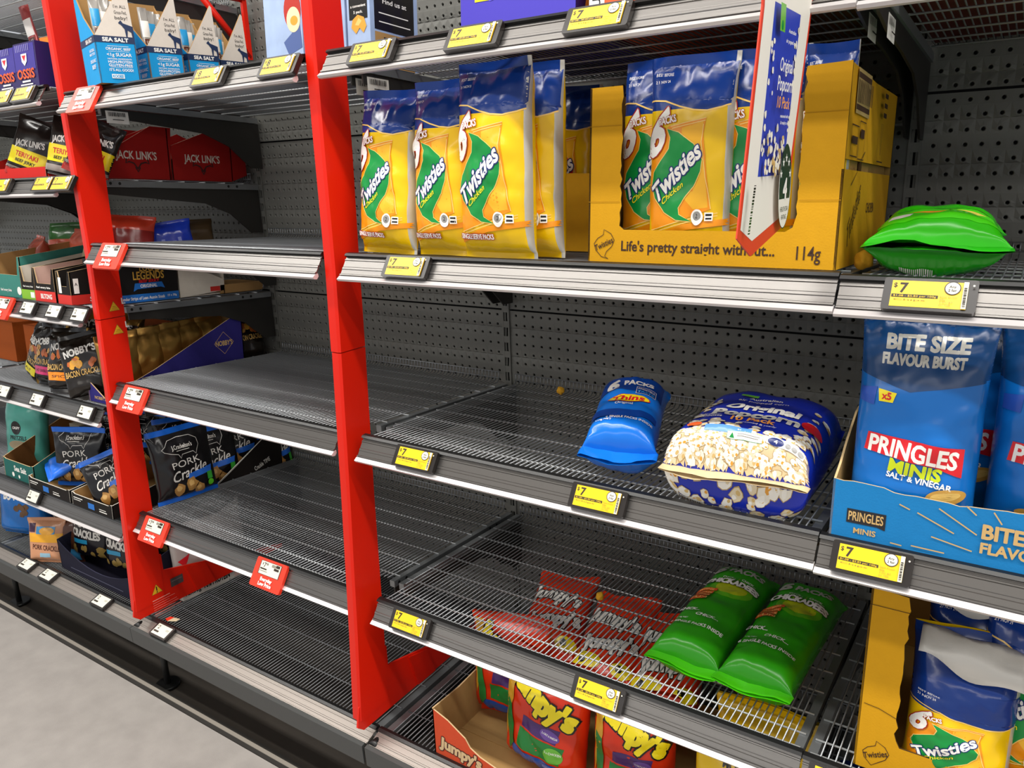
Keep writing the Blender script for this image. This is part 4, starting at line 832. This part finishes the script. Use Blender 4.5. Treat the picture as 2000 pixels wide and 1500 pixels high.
# ---- second shelf: jerky
JRD = card('jerky_red', '#9c1410'); HRN = mat('print_dark_red', '#3c0a08', .6)
def jl(W0):
    def f(d):
        d.text('JACK LINK\'S', W0, 62, 21, mat('print_pale', '#d8cdbf', .6), bold=.02, fit=118)
        for s in (-1, 1): d.line([(W0, 26), (W0+s*10, 40), (W0+s*24, 44), (W0+s*33, 40), (W0+s*30, 52)], 4, HRN)
        d.line([(W0-7, 30), (W0, 18), (W0+7, 30)], 4, HRN)
    return f
for y, P, w, l in ((-484, [(0, 0), (200, 0), (212, 140), (150, 140), (16, 62), (0, 56)], 104, 'dark red jerky box under the shelf, the front one of two with horns'), (-278, [(0, 0), (196, 0), (252, 20), (250, 70), (204, 112), (124, 140), (10, 96), (0, 92)], 100, 'dark red jerky box under the shelf, the rear one of two with horns')):
    c = Carton('jerky_box', l, 'box', pose(-1110, y, dz(1437, y)+3, 0, SL), 152, 200, JRD, JRD, card('jerky_edge', '#c9a08c'), 'red jerky boxes')
    c.side(P, True, jl(w)); c.side(P, False); c.front([(0, 0), (152, 0), (152, 56), (0, 56)]); c.back([(0, 0), (152, 0), (152, 138), (0, 138)]); c.base()
JBK = film('jerky_black', '#1f1714')
def teri(d, b): d.rect(-60, 34, 60, 78, YIN); d.text('TERIYAKI', 0, 62, 13, REDI, fit=70, bold=.03); d.text('BEEF JERKY', 0, 45, 8, BKI, fit=62, bold=.03); d.text("JACK LINK'S", 0, 96, 16, WHF, fit=88, bold=.04, ang=8); d.rect(-60, 10, 60, 26, ink('grey2', '#9a8f88'))
def pouch(x, y, zl, label, main, des, seed, W=112, H=150, rz=0, rx=-10, ry=0, T=26, group='pouches and bags on the left', z=0, parts=False, top=None, tf=None, botm=None, bot=6): 
    return Bag(W, H, T, seed=seed, wr=1.8, wave=4, top=10, bot=bot).build('snack_bag', label, 'snack bag', main, pose(x, y, dz(zl, y)+4+z, rz, rx, ry), design=des, group=group, parts=parts, top=top, topfrom=tf or H-14, botm=botm)
pouch(-975, -520, 1437, 'teriyaki jerky pouch leaning beside the front dark red jerky box', JBK, teri, 250, rz=48, ry=26, botm=film('pouch_red', '#a52a22'), bot=18)
pouch(-1235, -545, 1437, 'teriyaki jerky pouch leaning in the red tray left of the first red post', JBK, teri, 251, rz=30, ry=22, W=120, H=165, botm=film('pouch_red', '#a52a22'), bot=18)
pouch(-1030, -540, 1437, 'yellow banded jerky pouch half hidden behind the first red post', JBK, teri, 252, rz=30, ry=14)
for i, x in enumerate((-1370, -1290, -1180)): pouch(x, -400, 1437, ['dark jerky pouch in the shaded back row, far left', 'dark jerky pouch in the shaded back row, middle', 'dark jerky pouch in the shaded back row, right'][i], film('jerky_dark', '#4a2320'), lambda d, b: (d.text("K'S", 0, 88, 20, WHF, fit=40), d.rect(-40, 100, 10, 150, ink('pouch_grey', '#6d655e'))), 253+i, rz=20, ry=8, H=170)
c = Carton('display_carton', 'bright red slanted tray of jerky pouches at the far left', 'carton', pose(-1400, -566, dz(1437, -566)+3, 0, SL), 330, 300, card('tray_red2', '#c22019'), card('tray_red2', '#c22019'), card('jerky_edge', '#c9a08c'))
c.front([(0, 0), (330, 0), (330, 28), (0, 28)]); c.side([(0, 0), (300, 0), (300, 150), (0, 40)], False); c.side([(0, 0), (300, 0), (300, 150), (0, 28)]); c.back([(0, 0), (330, 0), (330, 140), (0, 140)]); c.base()
# ---- third shelf: torn trays, local legends box
TEA = card('teal', '#3a7d72'); LIM = card('lime', '#7fb52a'); PNK = card('pinkish', '#c9a79a'); BKC = card('black_card', '#17120f'); RDC = card('red_card', '#cf2a20')
def tray(label, x, y, zl, W, D, hf, hb, outer, inner, design=None, group='torn open trays', notch=.55, cat='carton', side=None, edge=None, name='display_carton', z=0):
    c = Carton(name, label, cat, pose(x, y, dz(zl, y)+3+z, 0, SL), W, D, outer, inner, edge or card('tray_pale', '#cfb186'), group)
    c.front([(0, 0), (W, 0), (W, hf), (W-10, hf), (W-20, hf*notch), (18, hf*notch), (9, hf), (0, hf)], design)
    P = [(0, 0), (D, 0), (D, hb), (0, hf)]; c.side(P, False); c.side(P, True, side); c.back([(0, 0), (W, 0), (W, hb), (0, hb)]); c.base(); return c
tray('torn teal tray on the left bay shelf, beside the white card', -1500, -565, 1105, 168, 300, 118, 160, TEA, KRA, lambda d: (d.text('feel every bite', 70, 20, 8, WHF, fit=66), d.ell(150, 20, 12, 12, WHF)))
g = G(); g.box(0, 0, 0, 34, 3, 108, card('white_card', '#d9dedb')); tag(g.build('card_divider', None, pose(-1540, -572, dz(1105, -572)+3, 0, -6)), 'white torn card standing left of the teal tray', 'card')
tray('torn grey tray with lime green band beside the teal tray', -1322, -572, 1105, 84, 300, 92, 140, BKC, WCI, lambda d: (d.rect(0, 0, 84, 28, mat('print_lime', '#7fb52a', .6)), d.text('feel every bite', 42, 38, 5, WHF, fit=56), d.rect(52, 6, 74, 22, WHF)))
tray('torn red and black tray with pinkish inside', -1232, -578, 1105, 112, 300, 92, 128, BKC, PNK, lambda d: (d.rect(0, 0, 112, 30, mat('print_red', '#cf2a20', .6)), d.text('feel every bite', 50, 40, 5.5, WHF, fit=76, bold=.03), d.text('BILTONG', 62, 16, 13, WHF, fit=60, bold=.03)))
def soft(d): d.rect(0, 0, 300, 26, mat('print_red', '#cf2a20', .6)); d.text('Soft Eating', 90, 13, 13, WHF, fit=84); d.rect(8, 30, 22, 70, WHF); d.text('A', 15, 55, 8, BKI)
tray('black snack tray with red Soft Eating band, next to the first red post', -1104, -580, 1105, 70, 260, 88, 128, BKC, BKC, lambda d: (d.rect(0, 0, 70, 26, mat('print_red', '#cf2a20', .6)), d.rect(10, 30, 24, 72, WHF)), side=soft)
def paper(d, b): d.poly([(-40, 110), (10, 110), (0, 60), (-30, 50)], ink('leaf_green', '#69b23c')); d.text('BILTONG', 0, 40, 16, ink('brown_ink', '#7a3322'), fit=76); d.rect(-50, 140, 50, 158, BKI)
pouch(-1240, -420, 1105, 'upright kraft pouch with green leaf print above the torn trays', card('pouch_tan', '#b3a385'), paper, 260, W=110, H=190, rz=16, rx=-14, ry=24, z=40)
for i, (x, y, h) in enumerate(((-1560, -420, 150), (-1460, -330, 170), (-1370, -260, 190), (-1590, -300, 190))): pouch(x, y, 1105, ['salmon coloured bag at the left edge behind the teal tray', 'salmon coloured bag heaped behind the teal tray', 'salmon coloured bag in the shade at the back', 'green topped salmon bag at the far left back'][i], film('salmon', '#b0523e'), None, 262+i, W=150, H=h, T=60, rz=15*i-20, rx=-16, z=22, top=film('bag_green', '#2f5a2a') if i == 3 else None, tf=130)
# jerky box
def legends(d):
    d.rect(0, 0, 180, 22, mat('print_blue', '#1a6cc0', .6)); d.text('Tender Strips of Lean Aussie Steak', 70, 11, 8.5, WHF, fit=132, bold=.02); d.text('15 x 30g', 158, 12, 6, WHF, fit=28)
    GO = mat('print_gold', '#d3a23e', .5); d.text('LOCAL', 96, 94, 20, GO, wide=.9, fit=58); d.text('LEGENDS', 92, 73, 22, GO, bold=.02, fit=92); d.text('BEEF JERKY', 92, 57, 8, REDI, fit=60, bold=.03)
    d.poly([(50, 52), (130, 52), (138, 34), (126, 38), (56, 36), (44, 30)], mat('print_blue', '#1a6cc0', .6)); d.text('ORIGINAL', 90, 44, 9, WHF, fit=50, bold=.03); d.poly([(0, 80), (36, 116), (0, 116)], ink('pouch_grey', '#8d8078')); d.text('RECIPE', 150, 108, 6, REDI, fit=30)
pbox('jerky_box', 'black and gold lettered jerky box with blue band, right of the first red post', -1110, -500, 1105, 160, 180, 118, mat('box_black', '#100d0c', .45), None, legends)
c = Carton('display_carton', 'opened white carton lying behind the black and gold jerky box', 'carton', pose(-1080, -315, dz(1105, -315)+3, 0, SL), 130, 150, WCI, WCI, WCI); c.side([(0, 0), (150, 10), (146, 44), (110, 60), (20, 90), (0, 92)], True, lambda d: (setattr(d, 'clip', (0, 0, 140, 80)), d.rect(100, 10, 134, 24, mat('print_red', '#cf2a20', .6)))); c.side([(0, 0), (150, 0), (150, 70), (0, 70)], False); c.base(); c.back([(0, 0), (130, 0), (130, 70), (0, 70)])
pbox('snack_box', 'flattened kraft carton at the back behind the white carton', -1090, -180, 1105, 140, 160, 26, KRA)
pouch(-1010, -420, 1105, 'dark red jerky bag showing above the empty second shelf', film('jerky_dark2', '#7d1c18'), None, 270, W=150, H=112, T=40, rz=60, rx=-14, ry=8, z=124, top=film('pouch_red2', '#c03a22'), tf=70)
pouch(-1000, -290, 1105, 'shiny blue bag showing above the empty second shelf', film('royal_blue', '#2340c0'), lambda d, b: [d.rect(-50+k*16, 30+k % 3*8, -40+k*16, 44+k % 3*8, ink('lilac2', '#8f9be8')) for k in range(7)], 271, W=150, H=112, T=44, rz=62, rx=-12, ry=-6, z=104)
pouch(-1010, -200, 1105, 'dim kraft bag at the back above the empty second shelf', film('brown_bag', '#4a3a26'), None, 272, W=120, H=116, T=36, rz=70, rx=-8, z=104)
# ---- fourth shelf: nut bags
NUT = film('nut_black', '#1d1712', .22); GOLD = mat('foil_gold', '#c79a50', .28, .85, .3, 60); NPU = card('nut_purple', '#2b2570'); NGO = ink('nut_gold', '#d1a75c')
def nut(col, t2):
    def f(d, b):
        k = b.W/130
        d.text("NOBBY'S", 0, 136, 20, WHF, fit=92*k, bold=.04, ang=6); R = random.Random(int(b.seed))
        for i in range(9): d.blob(R.uniform(-40, 40)*k, R.uniform(92, 118), R.uniform(8, 13), ink('bacon', '#c4642a') if i % 2 else COOK, i, 8)
        d.text('BACON CRACKLE', 0, 74, 17, NGO, fit=104*k, bold=.02)
        if col: d.poly([(-50*k, 60), (50*k, 58), (54*k, 34), (-48*k, 36)], col); d.text(t2, 0, 47, 8, BKI, fit=70*k)
    return f
MAG = ink('magenta', '#d0306e')
NB = [(-1500, -500, 'nut bag with yellow stripe at the left edge', ink('nut_yellow', '#e6d326'), -30, 20, 0), (-1345, -530, 'black nut bag with pink stripe in the heap', MAG, -14, 0, 0), (-1215, -545, 'black nut bag with orange stripe, bottom curled over the rail', ink('nut_orange', '#f08a1c'), 4, 0, 0), (-1090, -540, 'black nut bag beside the first red post above the blue tray', None, 18, -10, 0), (-1430, -420, 'gold topped nut bag at the back left of the heap', None, -10, 12, 40), (-1290, -420, 'gold topped nut bag at the back middle of the heap', None, 8, -10, 40), (-1150, -430, 'gold topped nut bag at the back right of the heap', None, 12, 6, 40)]
for i, (x, y, l, col, rz, ry, z) in enumerate(NB):
    Bag(136, 190, 60, seed=280+i, wr=4, wave=7, top=12, bot=10).build('nut_bag', l, 'nut bag', NUT, pose(x, y, dz(828, y)+6+z, rz+18, -16, ry), top=GOLD if i > 3 else NUT, topfrom=150, back=GOLD, edge=GOLD, botm=GOLD if i == 0 else NUT, design=nut(col, ('SEA SALT', 'SWEET BARBECUE', 'SPICY', '', '', '', '')[i]), group='black and gold nut bags', parts=i < 4)
def nob(d):
    d.line([(316, 128), (350, 162), (384, 128), (350, 94)], 1.4, mat('print_tan', '#c9a56a', .7), True); d.text("NOBBY'S", 350, 128, 15, mat('print_tan', '#c9a56a', .7), fit=60, bold=.03)
c = Carton('display_carton', 'purple slanted nut carton holding the row of gold foil bags', 'carton', pose(-1085, -558, dz(828, -558)+3, 0, SL), 146, 420, NPU, KRA, card('tray_pale', '#cfb186'))
c.front([(0, 0), (146, 0), (146, 58), (80, 16), (0, 62)], lambda d: (d.line([(6, 0), (6, 60)], 1, TAN), d.text("NOBBY'S", 60, 14, 9, TAN, fit=56))); c.side([(0, 0), (420, 0), (420, 208), (405, 212), (120, 86), (60, 64), (0, 58)], True, nob); c.side([(0, 0), (420, 0), (420, 208), (0, 62)], False); c.back([(0, 0), (146, 0), (146, 210), (0, 210)]); c.base()
for i, y in enumerate((-490, -420, -350, -280, -205)):
    Bag(120, 182, 54, seed=300+i, wr=3, wave=6).build('nut_bag', ['gold foil nut bag in the purple carton, front of five', 'gold foil nut bag in the purple carton, second of five', 'gold foil nut bag in the purple carton, middle of five', 'gold foil nut bag in the purple carton, fourth of five', 'gold foil nut bag in the purple carton, rearmost of five'][i], 'nut bag', GOLD, pose(-1012, y, dz(828, y)+12+i*4, 84, -2, 0), edge=GOLD, back=NUT, design=lambda d, b: d.text('BACON', 10, 30, 9, BKI, fit=40), group='gold foil nut bags', parts=False)
Bag(120, 180, 54, seed=306, wr=3).build('nut_bag', 'black nut bag lying behind the purple nut carton', 'nut bag', NUT, pose(-975, -82, dz(828, -82)+50, 80, -20), design=nut(None, ''), group='black and gold nut bags', parts=False)
pbox('shipping_box', 'orange shipping box in the shade behind the nut bags', -1790, -390, 828, 395, 330, 140, card('ship_orange', '#b0541a'), lambda d: (d.line([(100, 96), (200, 96), (200, 126), (100, 126)], 3, BKI, True), d.line([(240, 30), (330, 30), (330, 74), (240, 74)], 3, BKI, True)))
pbox('shipping_box', 'second orange shipping box at the left edge behind the nut bags', -2340, -390, 828, 470, 330, 140, card('ship_orange', '#b0541a'))
# ---- fifth shelf: pork crackle
PBK = film('pork_black', '#121012', .25); PBLU = film('pork_blue', '#1668d6', .3); LIN = ink('line_white', '#e6e2da')
def pork(d, b):
    k = b.W/180
    pig = [(-52, 168), (-40, 182), (-10, 186), (26, 184), (44, 172), (46, 154), (38, 140), (34, 128), (26, 138), (-8, 136), (-14, 126), (-20, 138), (-40, 144), (-58, 152), (-64, 160)]
    d.line([(x*k, z) for x, z in pig], 1.3, LIN, True); d.text("J.Crackelton's", -4*k, 160, 12, LIN, fit=62*k); d.rect(-24*k, 148, 16*k, 149.4, LIN)
    d.text('PORK', -2*k, 112, 20, LIN, fit=86*k, wide=1.2, bold=0, ang=5); d.text('Crackle', 6*k, 84, 28, LIN, fit=112*k, slant=.35, bold=.01, ang=9)
    d.poly([(0, 76), (76*k, 84), (72*k, 66), (-6*k, 58)], ink('pork_blue_i', '#2a6ad0'))
    for x, z, r, s in ((-34, 38, 17, 1), (4, 46, 19, 2), (28, 26, 16, 3)): d.blob(x*k, z, r, ink('crackle', '#b08246'), s, 11, 1.1); d.blob(x*k-3, z+4, r*.5, ink('crackle_lit', '#d5ab68'), s+5, 9)
    d.rect(56*k, 44, 72*k, 66, ink('pork_green', '#3aa83a')); d.ell(64*k, 34, 9, 9, ink('pork_lime', '#62d02c'))
PKG = 'black pork crackle bags'
def pk(x, y, z, label, seed, rz=0, rx=-8, ry=0, W=178, H=214, T=50, parts=False, zl=486): return Bag(W, H, T, seed=seed, wr=2.4, wave=6, top=16, bot=12).build('pork_bag', label, 'pork snack bag', PBK, pose(x, y, dz(zl, y)+4+z, rz, rx, ry), top=PBLU, topfrom=H-15, botm=PBLU, design=pork, group=PKG, parts=parts)
pk(-862, -440, 0, 'black pork crackle bag with blue bottom strip standing on the empty fourth shelf', 310, rz=80, rx=-6, ry=0, parts=True, zl=539, T=58)
pk(-1330, -500, 12, 'black pork crackle bag standing upright in the left pork tray', 311, rz=22, rx=-6, parts=True, W=190, H=190)
pk(-1330, -390, 40, 'black pork crackle bag with blue seal behind the left pork tray bag', 312, rz=14, rx=-10, W=190, H=190); pk(-1250, -330, 54, 'black pork crackle bag with blue seal at the shaded back', 313, rz=10, W=190, H=180)
pk(-1080, -520, 6, 'black pork crackle bag in the right pork tray against the red post', 314, rz=40, rx=-20, ry=-20, W=150, H=170)
pk(-960, -290, 22, 'black pork crackle bag in the rear pork carton, front', 315, rz=70, H=190); pk(-975, -200, 40, 'black pork crackle bag in the rear pork carton, middle', 316, rz=66, H=200); pk(-1010, -330, 60, 'black pork crackle bag under the third shelf, beside the red post', 317, rz=60, H=190); pk(-930, -70, 0, 'black pork crackle bag with blue end at the back fence', 318, rz=82, H=150, W=130)
Bag(150, 120, 30, seed=319, wr=2).build('pork_bag', 'bright blue folded bag end hanging over the left pork tray', 'pork snack bag', PBLU, pose(-1430, -560, dz(486, -560)+60, -10, -68, 14), group=PKG, parts=False)
pt = lambda d: (d.rect(10, 24, 60, 27, WHF), d.rect(10, 18, 50, 20, WHF), d.rect(90, 6, 124, 24, mat('print_blue', '#1a6cc0', .6)), d.rect(150, 8, 190, 11, WHF), d.rect(150, 15, 186, 17, WHF))
for x, W, l in ((-1500, 250, 'black and white pork crackle tray below the white price label side'), (-1238, 220, 'black and white pork crackle tray running behind the first red post')):
    tray(l, x, -588, 486, W, 300, 40, 90, BKC, KRA, pt, 'pork crackle trays', .9, edge=card('tray_white', '#d8d2c6'))
def ptime(d): d.text('Crackle TIME', 250, 66, 15, LIN, ang=18, fit=64); d.line([(0, 22), (60, 34), (150, 84), (262, 150), (300, 164)], 1.4, LIN); d.text("J.Crackelton's", 150, 22, 10, LIN, fit=60, ang=4)
c = Carton('display_carton', 'black slanted pork carton with white line art, at the back left', 'carton', pose(-1000, -400, dz(486, -400)+3, 0, SL), 96, 330, BKC, KRA, card('tray_white', '#d8d2c6')); c.side([(0, 0), (330, 0), (330, 180), (300, 170), (150, 86), (60, 36), (0, 24)], True, ptime); c.side([(0, 0), (330, 0), (330, 170), (0, 24)], False); c.front([(0, 0), (96, 0), (96, 24), (0, 24)]); c.back([(0, 0), (96, 0), (96, 180), (0, 180)]); c.base()
TLB = film('teal_bag', '#4a9a8c')
pouch(-1755, -470, 486, 'teal snack bag at the left edge beside the brown opened carton', TLB, lambda d, b: (d.ell(-10, 130, 24, 24, BKI), d.text('CRISPY', -10, 130, 9, WHF, fit=36), d.text('PRETZELS', 0, 96, 14, BKI, fit=80), d.ell(0, 70, 50, 16, ink('pretzel', '#9a8a6a'))), 330, W=180, H=250, T=70, rz=14)
tray('teal and brown opened carton of snack bags at the left edge', -1690, -575, 486, 200, 300, 66, 200, card('teal_dark', '#1f5f58'), card('deep_brown', '#6a4520'), lambda d: (d.text('Sea Salt', 110, 40, 18, WHF, fit=80, bold=.03), d.ell(60, 16, 8, 8, WHF), d.ell(100, 14, 6, 6, WHF)), 'torn open trays', .95)
pbox('shipping_box', 'plain grey brown carton wedged behind the pork tray', -1420, -480, 486, 60, 300, 200, card('grey_card', '#7d7464'), None, lambda d: d.line([(60, 150), (110, 150), (110, 180), (60, 180)], 3, BKI, True))
# ---- base deck left
DBL = film('pretzel_blue', '#1b6fc0')
def prz(d, b): d.text('PRETZEL', -10, 178, 15, WHF, fit=80, bold=.02); d.text('BOWS', -10, 150, 30, WHF, fit=96, bold=.05); [d.blob(30+R_.uniform(-26, 30), R_.uniform(70, 120), 12, ink('pretzel2', '#6a4a2c'), i, 8) for i in range(8)]; d.rect(-90, 190, 90, 205, ink('prz_red', '#8a2a24'))
R_ = random.Random(6)
pouch(-1810, -500, 0, 'bright blue pretzel bag at the left end of the base deck', DBL, prz, 340, W=210, H=214, T=90, rz=18, z=BZ-dz(0, -480)); pouch(-1730, -340, 0, 'dark blue bag in the shade behind the pretzel bag', film('dark_blue', '#12356e'), None, 341, W=200, H=180, T=90, rz=8, z=BZ-dz(0, -330))
TPK = film('tan_pack', '#c9906c')
def tanp(d, b): d.rect(-60, 70, 70, 100, ink('tan_yellow', '#e6a52a')); d.text('PORK CRACKLE', 4, 52, 17, ink('brown_dk', '#4a1c10'), fit=104, bold=.02, ang=-4); d.rect(-30, 98, 40, 122, ink('sky', '#3f8fc4')); d.poly([(-60, 104), (-36, 104), (-36, 132), (-60, 132)], ink('plum', '#3a1a3a')); d.rect(-20, 20, 20, 34, ink('pale_sky', '#8fb4c6')); d.ell(10, 108, 28, 12, COOK)
pouch(-1518, -572, 0, 'tan pork crackle pouch leaning at the front of the base deck', TPK, tanp, 342, W=138, H=150, T=30, rz=26, rx=-12, z=BZ-dz(0, -570), parts=True); pouch(-1456, -530, 0, 'brown and blue pouch tucked behind the tan pork crackle pouch', film('choc', '#5a3424'), lambda d, b: d.rect(-50, 8, 50, 46, ink('sky', '#3f8fc4')), 343, W=110, H=150, T=30, rz=20, rx=-10, z=BZ-dz(0, -500)); pouch(-1560, -440, 0, 'clear snack pouch with blue top leaning over the tan pouch', mat('film_clearish', '#b9b4a8', .2, .1, .25, 70), lambda d, b: (d.rect(-60, 110, 60, 150, ink('sky', '#3f8fc4')), d.ell(0, 90, 46, 22, COOK)), 344, W=170, H=190, T=40, rz=30, rx=-12, ry=20, z=BZ-dz(0, -440))
RND = film('rind_black', '#17141c', .25)
def rind(d, b):
    d.text('PORK', -6, 128, 30, LIN, fit=96, bold=.02, ang=-3); d.text('CRACKLES', 0, 92, 26, LIN, fit=120, bold=.05, ang=-5); d.rect(-60, 58, 10, 72, ink('cyan', '#2a9ac8')); R = random.Random(int(b.seed))
    for i in range(9): d.blob(R.uniform(-60, 60), R.uniform(14, 46), R.uniform(9, 14), ink('rind', '#a88a4a'), i, 7)
for i, (x, y) in enumerate(((-1375, -490), (-1195, -480), (-1330, -360), (-1140, -340))): pouch(x, y, 0, ['black pork crackles bag at the left front of the dark tray', 'black pork crackles bag beside the first red post in the dark tray', 'black bag in the back row of the dark tray, left', 'black bag in the back row of the dark tray, right'][i], RND, rind, 350+i, W=156, H=190+40*(i in (2, 3)), T=70, rz=14, rx=-8, z=BZ-dz(0, y)+16, parts=i < 2, group='black pork crackles bags')
RC = card('rind_tray', '#1d1c2e')
c = Carton('display_carton', 'dark navy scooped tray holding the black pork crackles bags', 'carton', pose(-1440, -568, BZ+3), 420, 300, RC, RC, card('rind_edge', '#3a3a50'))
c.front([(0, 0), (420, 0), (420, 84)]+[(420-420*t, 84-52*sin(pi*t)**.8+18*t) for t in (.06, .12, .2, .3, .4, .5, .6, .7, .8, .88, .95)]+[(0, 102)], lambda d: d.rect(60, 16, 360, 19, mat('print_grey', '#55556a', .6)))
c.side([(0, 0), (300, 0), (300, 150), (0, 102)], False); c.side([(0, 0), (300, 0), (300, 150), (0, 84)]); c.back([(0, 0), (420, 0), (420, 150), (0, 150)]); c.base()
# protein carton, white pouch, torn scrap
def prot(d): d.text('12x50g', 34, 20, 15, BKI, fit=52); d.text('70% PROTEIN', 118, 22, 19, BKI, fit=92, bold=.03); d.text('HIGH', 82, 38, 8, BKI, fit=18); d.rect(180, 6, 222, 40, ink('pink_l', '#d9b8b0'))
pbox('snack_box', 'low white carton marked 70% protein behind the first frame base arm', -1001, -492, 0, 106, 240, 44, card('white_card2', '#cbc6bd'), None, prot, z=BZ+3)
pouch(-960, -400, 0, 'crumpled white snack pouch above the first frame base arm', mat('foil_white2', '#bdb8b2', .35, .1, .35, 60), lambda d, b: (d.ell(6, 90, 26, 20, ink('snack_orange', '#d09a4a')), d.poly([(-50, 40), (-10, 60), (-30, 20)], REDI)), 360, W=130, H=190, T=50, rz=66, rx=-10, z=BZ-dz(0, -400)+46); pouch(-920, -300, 0, 'grey white pouch behind the crumpled pouch, under the fourth shelf', mat('foil_white3', '#9c9893', .4, .1, .35, 60), None, 361, W=120, H=190, T=44, rz=74, z=BZ-dz(0, -300)+46)
pouch(-925, -545, 0, 'white folded pouch corner poking under the first red post', mat('foil_white2', '#bdb8b2', .35, .1, .35, 60), None, 362, W=60, H=70, T=16, rz=60, rx=-30, z=BZ-dz(0, -545))
g = G(); g.prism([(0, 0), (26, 4), (30, 16), (8, 20)], lambda a, b, t: Vector((a, b, t)), 0, 1, mat('scrap_cream', '#d9c9a6', .6)); g.prism([(-14, 10), (0, 0), (8, 20), (-6, 22)], lambda a, b, t: Vector((a, b, t)), 0, 1.2, TRED); tag(g.build('paper_scrap', None, pose(-842, -580, BZ+2, 20)), 'small torn red and cream paper scrap on the base deck front', 'paper scrap')
for pr in [o for o in bpy.data.objects if o.name in ('t',)]: bpy.data.objects.remove(pr)
